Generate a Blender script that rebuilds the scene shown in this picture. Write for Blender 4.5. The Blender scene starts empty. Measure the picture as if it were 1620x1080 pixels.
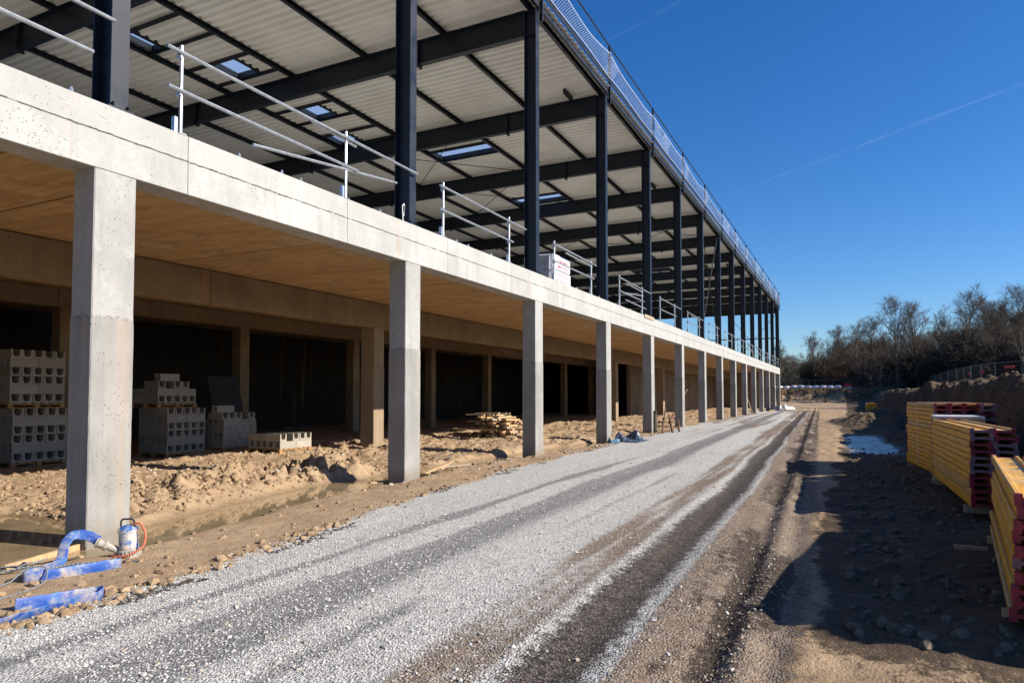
import bpy, math, random
import numpy as np
from mathutils import Vector, Matrix

random.seed(7)
SC = bpy.context.scene
COL = SC.collection
R = math.radians

# ---------------------------------------------------------------- camera
cam_d = bpy.data.cameras.new('camera')
cam_d.sensor_width = 36.0
cam_d.lens = 1070.03 * 36.0 / 1620.0
cam_d.shift_y = 43.83 / 1620.0
cam_d.clip_start = 0.05
cam_d.clip_end = 60000.0
cam = bpy.data.objects.new('camera', cam_d)
COL.objects.link(cam)
cam.location = (7.58, 0.0, 1.61)
cam.rotation_euler = (R(90 + 2.219), 0.0, R(26.49))
SC.camera = cam

# ---------------------------------------------------------------- sky and sun
SUN = Vector((1.0, 0.15, 0.555)).normalized()          # towards the sun
elev = math.asin(SUN.z)
azim = math.atan2(SUN.x, SUN.y)
world = bpy.data.worlds.new('World')
SC.world = world
world.use_nodes = True
wn = world.node_tree
wn.nodes.clear()
sky = wn.nodes.new('ShaderNodeTexSky')
sky.sky_type = 'NISHITA'
sky.sun_disc = False
sky.sun_elevation = elev
sky.sun_rotation = azim
sky.altitude = 0
sky.air_density = 1.0
sky.dust_density = 0.3
sky.ozone_density = 6.0
bg = wn.nodes.new('ShaderNodeBackground')
bg.inputs['Strength'].default_value = 0.09
hs = wn.nodes.new('ShaderNodeHueSaturation')
hs.inputs['Saturation'].default_value = 1.22
hs.inputs['Hue'].default_value = 0.507
wo = wn.nodes.new('ShaderNodeOutputWorld')
wn.links.new(sky.outputs[0], hs.inputs['Color'])
wn.links.new(hs.outputs[0], bg.inputs['Color'])
wn.links.new(bg.outputs[0], wo.inputs['Surface'])

sun_d = bpy.data.lights.new('sun', 'SUN')
sun_d.energy = 5.0
sun_d.angle = R(0.53)
sun_d.color = (1.0, 0.93, 0.82)
sun = bpy.data.objects.new('sun', sun_d)
COL.objects.link(sun)
sun.location = (60, 10, 40)
sun.rotation_euler = SUN.to_track_quat('Z', 'Y').to_euler()

vs = SC.view_settings
vs.view_transform = 'Standard'
vs.look = 'None'
vs.gamma = 1.0
vs.exposure = 0.80
vs.use_curve_mapping = False
SC.cycles.max_bounces = 8
SC.cycles.diffuse_bounces = 3
SC.cycles.transparent_max_bounces = 12
SC.cycles.sample_clamp_indirect = 8.0

# ---------------------------------------------------------------- mesh helpers
class MB:
    def __init__(s):
        s.v, s.f, s.m = [], [], []
    def quad(s, a, b, c, d, m=0):
        n = len(s.v); s.v += [a, b, c, d]; s.f.append((n, n+1, n+2, n+3)); s.m.append(m); return s
    def box(s, x0, x1, y0, y1, z0, z1, m=0):
        n = len(s.v)
        s.v += [(x0,y0,z0),(x1,y0,z0),(x1,y1,z0),(x0,y1,z0),(x0,y0,z1),(x1,y0,z1),(x1,y1,z1),(x0,y1,z1)]
        s.f += [(n,n+3,n+2,n+1),(n+4,n+5,n+6,n+7),(n,n+1,n+5,n+4),(n+1,n+2,n+6,n+5),(n+2,n+3,n+7,n+6),(n+3,n,n+4,n+7)]
        s.m += [m]*6; return s
    def tube(s, p, q, r, n=8, r2=None, m=0, caps=True):
        p, q = Vector(p), Vector(q); d = (q-p)
        if d.length < 1e-6: return s
        d.normalize()
        a = d.orthogonal().normalized(); b = d.cross(a)
        r2 = r if r2 is None else r2
        k = len(s.v)
        for c, rr in ((p, r), (q, r2)):
            for i in range(n):
                t = 2*math.pi*i/n
                s.v.append(tuple(c + a*math.cos(t)*rr + b*math.sin(t)*rr))
        for i in range(n):
            j = (i+1) % n
            s.f.append((k+i, k+j, k+n+j, k+n+i)); s.m.append(m)
        if caps:
            s.f.append(tuple(k+n-1-i for i in range(n))); s.m.append(m)
            s.f.append(tuple(k+n+i for i in range(n))); s.m.append(m)
        return s
    def path(s, pts, r, n=8, m=0):
        for a, b in zip(pts[:-1], pts[1:]): s.tube(a, b, r, n, m=m)
        return s
    def extrude(s, prof, axis, a, b, m=0, caps=True):
        """closed 2-D profile extruded along axis; prof is in the other two axes in cyclic order"""
        def P(u, w, t):
            return {'x': (t,u,w), 'y': (u,t,w), 'z': (u,w,t)}[axis]
        n = len(prof); k = len(s.v)
        s.v += [P(u,w,a) for u,w in prof] + [P(u,w,b) for u,w in prof]
        for i in range(n):
            j = (i+1) % n
            s.f.append((k+i,k+j,k+n+j,k+n+i)); s.m.append(m)
        if caps:
            s.f.append(tuple(range(k+n-1,k-1,-1))); s.m.append(m)
            s.f.append(tuple(range(k+n,k+2*n))); s.m.append(m)
        return s
    def lathe(s, prof, n=20, c=(0,0,0), m=0):
        k = len(s.v)
        for r, z in prof:
            for i in range(n):
                t = 2*math.pi*i/n
                s.v.append((c[0]+r*math.cos(t), c[1]+r*math.sin(t), c[2]+z))
        for j in range(len(prof)-1):
            for i in range(n):
                i2 = (i+1) % n
                s.f.append((k+j*n+i, k+j*n+i2, k+(j+1)*n+i2, k+(j+1)*n+i)); s.m.append(m)
        s.f.append(tuple(k+n-1-i for i in range(n))); s.m.append(m)
        s.f.append(tuple(k+(len(prof)-1)*n+i for i in range(n))); s.m.append(m)
        return s
    def xform(s, M, start=0):
        for i in range(start, len(s.v)): s.v[i] = tuple(M @ Vector(s.v[i]))
        return s
    def mesh(s, name, mats, smooth=False, fix=True):
        me = bpy.data.meshes.new(name)
        me.from_pydata(s.v, [], s.f)
        for mm in (mats if isinstance(mats, (list, tuple)) else [mats]): me.materials.append(mm)
        if any(s.m): me.polygons.foreach_set('material_index', s.m)
        if smooth: me.polygons.foreach_set('use_smooth', [True]*len(s.f))
        if fix:
            import bmesh
            bm = bmesh.new(); bm.from_mesh(me)
            bmesh.ops.recalc_face_normals(bm, faces=bm.faces)
            bm.to_mesh(me); bm.free()
        me.update()
        return me

def link(name, me, parent=None, loc=None, rot=None):
    o = bpy.data.objects.new(name, me)
    COL.objects.link(o)
    if parent: o.parent = parent
    if loc is not None: o.location = loc
    if rot is not None: o.rotation_euler = rot
    return o
def build(mb, name, mats, parent=None, loc=None, rot=None, smooth=False):
    return link(name, mb.mesh(name, mats, smooth), parent, loc, rot)
def tag(o, label=None, cat=None, group=None, kind=None):
    if label: o['label'] = label
    if cat: o['category'] = cat
    if group: o['group'] = group
    if kind: o['kind'] = kind
    return o
def thing(name, label, cat, loc=(0,0,0), rot=(0,0,0), group=None):
    o = bpy.data.objects.new(name, None)
    o.empty_display_size = 0.3
    COL.objects.link(o); o.location = loc; o.rotation_euler = rot
    return tag(o, label, cat, group)
def bevel(o, w, seg=1):
    md = o.modifiers.new('bevel', 'BEVEL'); md.width = w; md.segments = seg; md.limit_method = 'ANGLE'
    return o
def np_mesh(name, V, F, mats, smooth=False, attrs=None):
    V = np.asarray(V, np.float32); F = np.asarray(F, np.int32)
    me = bpy.data.meshes.new(name)
    nv, nf, k = len(V), len(F), F.shape[1]
    me.vertices.add(nv); me.vertices.foreach_set('co', V.ravel())
    me.loops.add(nf*k); me.loops.foreach_set('vertex_index', F.ravel())
    me.polygons.add(nf)
    me.polygons.foreach_set('loop_start', np.arange(0, nf*k, k, dtype=np.int32))
    me.polygons.foreach_set('use_smooth', np.full(nf, smooth, dtype=bool))
    for mm in (mats if isinstance(mats, (list, tuple)) else [mats]): me.materials.append(mm)
    me.update(calc_edges=True)
    for n, a in (attrs or {}).items():
        at = me.attributes.new(n, 'FLOAT', 'POINT'); at.data.foreach_set('value', np.asarray(a, np.float32).ravel())
    return me

# ---------------------------------------------------------------- numpy noise
def _h(ix, iy, seed):
    n = (ix.astype(np.int64)*374761393 + iy.astype(np.int64)*668265263 + seed*1442695041) & 0xffffffff
    n = ((n ^ (n >> 13)) * 1274126177) & 0xffffffff
    n = n ^ (n >> 16)
    return (n & 0xffff)/65535.0
def vn(x, y, seed=0):
    ix, iy = np.floor(x), np.floor(y); fx, fy = x-ix, y-iy
    u, v = fx*fx*(3-2*fx), fy*fy*(3-2*fy)
    a, b, c, d = _h(ix,iy,seed), _h(ix+1,iy,seed), _h(ix,iy+1,seed), _h(ix+1,iy+1,seed)
    return (a*(1-u)+b*u)*(1-v) + (c*(1-u)+d*u)*v
def fbm(x, y, o=4, seed=0, g=0.5):
    s, a, t = 0, 1.0, 0
    for i in range(o):
        s = s + a*vn(x*2**i + 17.3*i, y*2**i - 9.1*i, seed+i); t += a; a *= g
    return s/t
def lumps(x, y, seed):
    """rounded clods with creases between them"""
    ix, iy = np.floor(x), np.floor(y); best = np.full(x.shape, 9.0); hh = np.zeros(x.shape)
    for dx in (-1,0,1):
        for dy in (-1,0,1):
            cx, cy = ix+dx, iy+dy
            px, py = cx+.1+.8*_h(cx,cy,seed), cy+.1+.8*_h(cx,cy,seed+5)
            d = (x-px)**2+(y-py)**2; m_ = d < best
            best = np.where(m_, d, best); hh = np.where(m_, _h(cx,cy,seed+9), hh)
    return np.maximum(1-best*1.5, 0)**.7*(.25+hh)
def ss(a, b, x):
    t = np.clip((x-a)/(b-a), 0, 1); return t*t*(3-2*t)
def bump(x, c, w):
    return np.exp(-((x-c)/w)**2)

# ---------------------------------------------------------------- node helpers
class M:
    def __init__(s, name):
        s.mat = bpy.data.materials.new(name); s.mat.use_nodes = True
        s.t = s.mat.node_tree; s.b = s.t.nodes['Principled BSDF']; s.out = s.t.nodes['Material Output']
    def put(s, sock, v):
        if v is None: return
        if isinstance(v, bpy.types.NodeSocket): s.t.links.new(v, sock)
        elif isinstance(v, (tuple, list)) and len(v) == 3 and sock.type == 'RGBA': sock.default_value = (*v, 1)
        else: sock.default_value = v
    def n(s, typ, props=None, **kw):
        nd = s.t.nodes.new('ShaderNode'+typ)
        for k, v in (props or {}).items(): setattr(nd, k, v)
        for k, v in kw.items():
            key = int(k[1:]) if k[0] == 'i' and k[1:].isdigit() else k.replace('_', ' ')
            s.put(nd.inputs[key], v)
        return nd
    def pos(s): return s.n('NewGeometry').outputs['Position']
    def obj(s):
        """object coordinates shifted by a random amount for each object"""
        c = s.n('TexCoord').outputs['Object']; r = s.n('ObjectInfo').outputs['Random']
        return s.n('VectorMath', {'operation': 'ADD'}, i0=c, i1=s.n('CombineXYZ', X=s.mul(r, 37.0), Y=s.mul(r, 91.0), Z=0.0).outputs[0]).outputs[0]
    def scale(s, v, sc):
        return s.n('VectorMath', {'operation': 'MULTIPLY'}, i0=v, i1=sc).outputs[0]
    def noise(s, v, scale, detail=4.0, rough=0.55, dist=0.0):
        return s.n('TexNoise', Vector=v, Scale=scale, Detail=detail, Roughness=rough, Distortion=dist).outputs['Fac']
    def math(s, op, a, b=None, c=None):
        nd = s.n('Math', {'operation': op}); s.put(nd.inputs[0], a); s.put(nd.inputs[1], b); s.put(nd.inputs[2], c)
        return nd.outputs[0]
    def mul(s, a, b): return s.math('MULTIPLY', a, b)
    def add(s, a, b): return s.math('ADD', a, b)
    def rng(s, v, a, b, c=0.0, d=1.0):
        return s.n('MapRange', {'interpolation_type': 'SMOOTHSTEP'}, Value=v, From_Min=a, From_Max=b, To_Min=c, To_Max=d).outputs[0]
    def mix(s, f, a, b, mode='MIX'):
        nd = s.n('Mix', {'data_type': 'RGBA', 'blend_type': mode})
        s.put(nd.inputs[0], f); s.put(nd.inputs[6], a); s.put(nd.inputs[7], b)
        return nd.outputs[2]
    def attr(s, name): return s.n('Attribute', {'attribute_name': name}).outputs['Fac']
    def bump(s, h, dist, strength=1.0, normal=None):
        nd = s.n('Bump', Strength=strength, Distance=dist, Height=h)
        if normal is not None: s.put(nd.inputs['Normal'], normal)
        return nd.outputs[0]
    def set(s, color=None, rough=None, normal=None, metal=None, spec=None):
        s.put(s.b.inputs['Base Color'], color); s.put(s.b.inputs['Roughness'], rough)
        s.put(s.b.inputs['Normal'], normal); s.put(s.b.inputs['Metallic'], metal)
        s.put(s.b.inputs['Specular IOR Level'], spec)
        return s.mat

# ---------------------------------------------------------------- materials
def mat_concrete(name, base, dark, streak=0.5, pits=1.0, two_tone=False, crack=False, warm=0.0, rust=0.0):
    m = M(name); c = m.obj(); p = m.pos()
    big = m.noise(c, 0.9, 5, .6); fine = m.noise(c, 14, 6, .65)
    st = m.noise(m.scale(c, (2.6, 2.6, .30)), 1.6, 6, .68, .5)
    col = m.mix(m.rng(big, .3, .72), base, dark)
    col = m.mix(m.mul(m.rng(st, .46, .72), streak), col, tuple(x*.62 for x in base))
    blot = m.noise(c, 3.2, 5, .65, .6)
    col = m.mix(m.mul(m.rng(blot, .52, .75), .45), col, tuple(min(1, x*1.22) for x in base))
    col = m.mix(m.mul(m.rng(fine, .35, .7), .5), col, tuple(x*.70 for x in base))
    z = m.n('SeparateXYZ', Vector=p).outputs[2]
    if rust:
        rs = m.noise(m.scale(c, (4.5, 4.5, .22)), 1.1, 3, .5)
        col = m.mix(m.mul(m.rng(rs, .60, .74), rust), col, (.42, .24, .12))
    hgt = fine
    if two_tone:
        zz = m.add(z, m.mul(m.noise(c, 7, 4), .07))
        low = m.mul(m.rng(zz, 2.56, 2.52), m.rng(m.noise(c, 1.1, 3), .2, .6, .45, 1.0))
        lowcol = m.mix(m.rng(st, .35, .65), tuple(x*.92 for x in dark), tuple(x*.74 for x in dark))
        lowcol = m.mix(m.mul(m.rng(big, .5, .7), .5), lowcol, tuple(x*.95 for x in base))
        rs = m.noise(m.scale(c, (5.5, 5.5, .12)), 1.0, 2, .5)
        lowcol = m.mix(m.mul(m.rng(rs, .5, .74), .55), lowcol, (.46, .345, .25))
        col = m.mix(low, col, lowcol)
        line = m.mul(m.rng(zz, 2.505, 2.53), m.rng(zz, 2.575, 2.55))
        col = m.mix(m.mul(m.mul(line, m.rng(m.noise(c, 30, 3), .45, .62)), .7), col, (.14, .13, .12))
        damp = m.rng(m.add(z, m.mul(m.noise(c, 5, 3), .3)), .42, .10)
        col = m.mix(m.mul(damp, .6), col, (.20, .16, .11))
    if crack:
        zz = m.add(z, m.mul(m.add(m.noise(c, 9, 5, .7), -.5), .055))
        ln = m.mul(m.rng(zz, 4.604, 4.614), m.rng(zz, 4.634, 4.622))
        brk = m.rng(m.noise(c, 4, 3), .36, .46)
        col = m.mix(m.mul(ln, brk), col, (.05, .047, .042))
        up = m.rng(zz, 4.60, 4.64)
        col = m.mix(m.mul(up, .35), col, tuple(x*.86 for x in base))
    if pits:
        v = m.n('TexVoronoi', {'feature': 'F1'}, Vector=c, Scale=26.0).outputs['Distance']
        gate = m.rng(m.noise(c, 2.5, 2), .45, .62)
        pit = m.mul(m.mul(m.rng(v, .22, .10), gate), pits)
        col = m.mix(pit, col, (.06, .055, .05))
        hgt = m.add(m.mul(fine, .35), m.mul(pit, -1.0))
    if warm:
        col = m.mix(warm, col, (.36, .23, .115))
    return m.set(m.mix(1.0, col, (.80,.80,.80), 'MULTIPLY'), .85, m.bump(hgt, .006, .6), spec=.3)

CONC = mat_concrete('concrete_column', (.455,.445,.42), (.35,.34,.315), .55, 1.0, two_tone=True)
CONC_EDGE = mat_concrete('concrete_edge_beam', (.53,.52,.495), (.39,.38,.355), .6, .8, crack=True, rust=.35)
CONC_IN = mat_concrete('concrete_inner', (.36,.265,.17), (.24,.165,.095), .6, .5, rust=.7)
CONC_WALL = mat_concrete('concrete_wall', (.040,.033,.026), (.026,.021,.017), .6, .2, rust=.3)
CONC_FAR = mat_concrete('concrete_far_wall', (.30,.24,.18), (.2,.155,.11), .7, .2, rust=.5)
CONC_SLAB = mat_concrete('concrete_slab', (.62,.60,.56), (.52,.50,.46), .1, .2)

def mat_soffit():
    m = M('formed_soffit'); c = m.obj()
    g = m.noise(m.scale(c, (.45, 5.0, 1.0)), 1.5, 6, .62)
    b = m.noise(c, .55, 5, .6, .5)
    col = m.mix(m.rng(g, .3, .7), (.50,.35,.18), (.35,.225,.11))
    col = m.mix(m.mul(m.rng(b, .45, .75), .6), col, (.30,.185,.085))
    f = m.noise(c, 22, 4)
    pt_ = m.noise(c, 1.6, 6, .7, .8)
    col = m.mix(m.mul(m.rng(pt_,.50,.68),.55), col, (.20,.135,.075))
    col = m.mix(m.mul(m.rng(m.noise(m.scale(c,(1.0,.5,1)), 1.1, 4, .6),.58,.72),.5), col, (.52,.42,.29))
    col = m.mix(m.mul(m.rng(f, .62, .75), .3), col, (.12,.08,.05))
    return m.set(col, .75, m.bump(g, .004, .5), spec=.3)
SOFFIT = mat_soffit()

def mat_steel():
    m = M('dark_painted_steel'); c = m.obj()
    a = m.noise(c, 3.0, 5, .6); s = m.noise(c, 45, 3)
    col = m.mix(m.rng(a, .35, .7), (.0052,.008,.015), (.0085,.013,.024))
    col = m.mix(m.mul(m.rng(m.noise(c, 5, 5, .7), .64, .74), .3), col, (.05,.055,.065))
    return m.set(col, m.rng(a, .3, .7, .36, .55), m.bump(s, .001, .3), spec=.4)
STEEL = mat_steel()
def mat_galv(name='galvanised_tube', col=(.55,.57,.60)):
    m = M(name); c = m.obj(); a = m.noise(c, 12, 4)
    return m.set(m.mix(m.rng(a,.3,.7), col, tuple(x*.72 for x in col)), .38, m.bump(a,.001,.4), metal=.75)
GALV = mat_galv()
GALV_D = mat_galv('dull_fence_metal', (.20,.21,.22))
def mat_deck():
    m = M('coated_deck'); c = m.pos()
    a = m.noise(c, .6, 4); b = m.noise(m.scale(c, (.4, 9, 1)), 2.0, 4)
    col = m.mix(m.rng(a,.3,.7), (.74,.725,.68), (.64,.62,.575))
    col = m.mix(m.mul(m.rng(b,.5,.75),.25), col, (.44,.42,.37))
    return m.set(col, .5, spec=.4)
DECK = mat_deck()
def mat_plain(name, col, rough=.6, var=.25, sc=6.0, metal=0.0, bd=.002):
    m = M(name); c = m.obj(); a = m.noise(c, sc, 5, .6)
    k = m.mix(m.rng(a,.3,.72), col, tuple(x*(1-var) for x in col))
    return m.set(k, rough, m.bump(a, bd, .5), metal=metal)
def mat_glass():
    m = M('skylight_glass'); t = m.t
    tr = m.n('BsdfTransparent', Color=(.80,.84,.88)); gl = m.n('BsdfGlossy', Color=(.9,.95,1), Roughness=.05)
    df = m.n('BsdfTranslucent', Color=(.55,.66,.8))
    a = m.n('MixShader', i0=.3, i1=tr.outputs[0], i2=df.outputs[0])
    b = m.n('MixShader', i0=.08, i1=a.outputs[0], i2=gl.outputs[0])
    t.links.new(b.outputs[0], m.out.inputs[0]); return m.mat
GLASS = mat_glass()

def mat_ground():
    m = M('ground'); p = m.pos()
    g0, dk, br, gy = m.attr('gravel'), m.attr('dark'), m.attr('brown'), m.attr('grey')
    bank, wet, grass = m.attr('bank'), m.attr('wet'), m.attr('grass')  # bank: dark bank soil, and shade painted on the flat strip below it
    n1 = m.noise(p, 1.3, 6, .65); n2 = m.noise(p, 9, 5, .65); n3 = m.noise(p, 55, 4, .6)
    edge = m.add(m.mul(m.add(n2, -.5), 1.5), m.mul(m.add(n3, -.5), 1.1))
    def soft(a, lo=.35, hi=.65): return m.rng(m.add(a, m.mul(edge, .75)), lo, hi)
    gv = soft(g0)
    # gravel
    vo = m.n('TexVoronoi', {'feature': 'F1'}, Vector=p, Scale=58.0)
    v2 = m.n('TexVoronoi', {'feature': 'F1'}, Vector=p, Scale=21.0)
    rnd = m.n('SeparateColor', Color=vo.outputs['Color']).outputs[0]
    rnd2 = m.n('SeparateColor', Color=v2.outputs['Color']).outputs[0]
    st = m.mix(rnd, (.48,.46,.42), (.79,.76,.70))
    st = m.mix(m.mul(m.rng(rnd2,.72,.9),.5), st, (.36,.35,.335))
    st = m.mix(m.mul(m.rng(vo.outputs['Distance'], .42, .8), .6), st, (.24,.23,.215))
    dirt = m.mix(m.rng(n2,.3,.7), (.22,.145,.09), (.115,.075,.046))
    tint = m.mix(.55, m.mix(1.0, st, (.52,.38,.27), 'MULTIPLY'), dirt)
    st = m.mix(m.mul(soft(br, .18, .95), m.rng(n3,.3,.65,.70,1.0)), st, tint)
    st = m.mix(m.mul(soft(gy, .25, .85), .82), st, m.mix(rnd, (.085,.08,.078), (.30,.29,.285)))
    st = m.mix(m.mul(soft(dk, .22, .6), m.rng(rnd,.1,.95,.98,.86)), st, m.mix(rnd, (.018,.013,.010), (.085,.06,.043)))
    # mud
    mud = m.mix(m.rng(n1,.3,.7), (.47,.335,.205), (.37,.25,.145))
    mud = m.mix(m.mul(m.rng(n2,.45,.75),.55), mud, (.27,.175,.10))
    mud = m.mix(m.mul(m.rng(n3,.55,.8),.5), mud, (.56,.42,.28))
    vm = m.n('TexVoronoi', {'feature': 'F1'}, Vector=p, Scale=30.0)
    mud = m.mix(m.mul(m.rng(vm.outputs['Distance'],.2,.1), m.rng(n2,.5,.6)), mud, (.60,.55,.48))
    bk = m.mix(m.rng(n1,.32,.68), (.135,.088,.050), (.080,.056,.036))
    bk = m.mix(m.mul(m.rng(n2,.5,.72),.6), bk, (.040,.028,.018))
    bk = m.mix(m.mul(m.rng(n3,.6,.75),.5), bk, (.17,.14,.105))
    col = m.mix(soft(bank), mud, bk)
    col = m.mix(gv, col, st)
    col = m.mix(m.mul(wet, .62), col, (.15,.10,.055))
    gc = m.mix(n2, (.055,.06,.02), (.16,.13,.06))
    col = m.mix(soft(grass), col, gc)
    hm = m.add(m.mul(n2, 1.7), m.mul(n3, .8))
    hg = m.add(m.mul(vo.outputs['Distance'], -.7), m.mul(n2, .5))
    h = m.n('Mix', {'data_type': 'FLOAT'}, i0=gv, i2=hm, i3=hg).outputs[0]
    return m.set(m.mix(1.0, col, (.82,.82,.82), 'MULTIPLY'), m.rng(wet, 0., 1., .95, .45), m.bump(h, .026, .7), spec=.25)
GROUND = mat_ground()
def mat_water(name, a, b):
    m = M(name); p = m.pos()
    col = m.mix(m.rng(m.noise(p, 2.2, 4), .35, .7), a, b)
    return m.set(col, .045, m.bump(m.noise(p, 7, 2), .002, .25), spec=.5)
WATER = mat_water('muddy_water', (.30,.225,.13), (.22,.16,.085))
WATER_R = mat_water('puddle_sky_tint', (.40,.40,.39), (.13,.10,.07)); WATER_R.node_tree.nodes['Principled BSDF'].inputs['Roughness'].default_value = .3  # pale colour stands in for sky reflected in the puddle; brown is mud
def mat_stone():
    m = M('gravel_stones'); r = m.n('NewGeometry').outputs['Random Per Island']
    br = m.attr('brown')
    c = m.mix(r, (.28,.27,.255), (.62,.605,.57))
    c = m.mix(br, c, m.mix(r, (.16,.11,.07), (.38,.29,.20)))
    return m.set(c, .9, spec=.3)
STONE = mat_stone()
def mat_clod():
    m = M('mud_clods'); p = m.pos(); r = m.n('NewGeometry').outputs['Random Per Island']
    n = m.noise(p, 30, 4)
    c = m.mix(r, (.22,.145,.082), (.38,.27,.17)); c = m.mix(m.mul(m.rng(n,.45,.7),.5), c, (.15,.10,.055))
    return m.set(c, .95, m.bump(n,.01,.8), spec=.2)
CLOD = mat_clod()
def mat_block():
    m = M('cinder_block'); c = m.obj(); r = m.n('ObjectInfo').outputs['Random']
    a = m.noise(c, 60, 4, .7)
    k = m.mix(r, (.27,.24,.195), (.36,.32,.26)); k = m.mix(m.mul(m.rng(a,.45,.7),.5), k, (.15,.14,.125))
    k = m.mix(m.mul(m.rng(m.noise(c,4,3),.6,.7),.4), k, (.42,.40,.37))
    return m.set(k, .95, m.bump(a,.006,.8), spec=.2)
BLOCK = mat_block()
def mat_wood(name, a, b, grain=(1.0,1.0,1.0), rough=.7, weather=None):
    m = M(name); c = m.obj(); r = m.n('ObjectInfo').outputs['Random']
    g = m.noise(m.scale(c, grain), 5.0, 6, .65, .6); k = m.noise(c, 3.0, 4)
    col = m.mix(m.rng(g,.3,.7), a, b)
    if weather:
        f = m.mul(m.rng(m.add(r, m.mul(m.add(k,-.5),1.1)), .50, .95), .85)
        col = m.mix(f, col, m.mix(m.rng(g,.3,.7), weather, tuple(x*.6 for x in weather)))
    return m.set(col, rough, m.bump(g,.003,.5), spec=.3)
YELLOW = mat_wood('yellow_timber', (.80,.43,.022), (.56,.26,.010), (6,.4,6), .5, (.58,.40,.19))
RAW = mat_wood('raw_plank', (.55,.37,.20), (.36,.22,.11), (7,.5,7), .8, (.42,.36,.29))
PALLET = mat_wood('pallet_wood', (.40,.22,.09), (.26,.13,.05), (5,5,5), .8)
RED = mat_plain('red_end_cap', (.34,.010,.030), .5, .6, 14)
REDW = mat_plain('worn_end_cap', (.30,.15,.17), .7, .5, 25)
WHITE_WRAP = mat_plain('white_wrap', (.78,.78,.78), .4, .08, 8)
RED_PRINT = mat_plain('red_print', (.55,.06,.09), .6, .3, 40)
GREY_WRAP = mat_plain('grey_wrap_film', (.30,.30,.33), .35, .5, 9)
NET = mat_plain('white_net', (.50,.54,.62), .6, .1)
RUBBER = mat_plain('black_rubber', (.02,.02,.022), .6, .3)
CABLE = mat_plain('grey_cable', (.20,.22,.23), .5, .3)
BRASS = mat_plain('dirty_coupling', (.40,.36,.31), .55, .4, 20)
ORANGE = mat_plain('orange_cable', (.60,.16,.08), .5, .3)
TARP = mat_plain('blue_grey_tarp', (.05,.075,.125), .4, .6, 9)
BLACKTARP = mat_plain('black_tarp', (.012,.012,.014), .4, .3)
LIGHTBLUE = mat_plain('light_blue_plastic', (.22,.42,.62), .4, .3)
WHITE = mat_plain('white_plastic', (.72,.72,.70), .5, .15)
REDP = mat_plain('red_plastic', (.55,.02,.03), .45, .25)
REDNET = mat_plain('red_safety_net', (.60,.03,.06), .7, .3)
RUST = mat_plain('rusty_metal', (.16,.085,.045), .8, .5, 15)
BARK = mat_plain('bark', (.14,.115,.085), .95, .4, 4, bd=.01)
BARK_L = mat_plain('pale_bark', (.22,.19,.13), .95, .4, 4, bd=.01)
TWIG = mat_plain('twigs', (.105,.078,.055), .95, .35, 1.5)
TWIG_O = mat_plain('russet_twigs', (.17,.075,.025), .95, .35, 1.5)
TWIG_D = mat_plain('dark_brush', (.046,.035,.024), .95, .4, 1.5)
def mat_bluehose():
    m = M('blue_flat_hose'); c = m.obj()
    n = m.noise(c, 7, 5, .65); k = m.noise(c, 30, 3)
    col = m.mix(m.rng(n,.42,.64), (.008,.060,.30), (.05,.14,.36))
    col = m.mix(m.mul(m.rng(m.noise(c, 5, 5, .7),.44,.66),.75), col, (.44,.38,.29))
    return m.set(col, .5, m.bump(k,.001,.4))
HOSE = mat_bluehose()
def mat_pump():
    m = M('muddy_blue_pump'); c = m.obj(); n = m.noise(c, 9, 5, .65)
    z = m.n('SeparateXYZ', Vector=m.n('TexCoord').outputs['Object']).outputs[2]
    col = m.mix(m.rng(n,.40,.54), (.022,.11,.36), (.47,.43,.37))
    col = m.mix(m.mul(m.rng(z,.14,.05),m.rng(n,.3,.6)), col, (.42,.30,.19))
    return m.set(col, .55, m.bump(n,.004,.5))
PUMP = mat_pump()
def mat_contrail():
    m = M('contrail_vapour'); c = m.pos()
    n = m.noise(m.scale(c,(.0006,.0006,.0006)), 1.0, 4, .6)
    w = m.n('NewGeometry'); fac = m.n('LayerWeight', Blend=.3).outputs['Facing']
    f = m.mul(m.mul(m.rng(n,.3,.7,.25,1.0), m.rng(fac,.95,.2)), m.mul(m.attr('strength'), .013))
    tr = m.n('BsdfTransparent'); df = m.n('BsdfDiffuse', Color=(.9,.9,.9)); tl = m.n('BsdfTranslucent', Color=(.9,.9,.9))
    ad = m.n('AddShader', i0=df.outputs[0], i1=tl.outputs[0])
    mx = m.n('MixShader', i0=f, i1=tr.outputs[0], i2=ad.outputs[0])
    m.t.links.new(mx.outputs[0], m.out.inputs[0]); return m.mat
CONTRAIL = mat_contrail()

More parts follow.
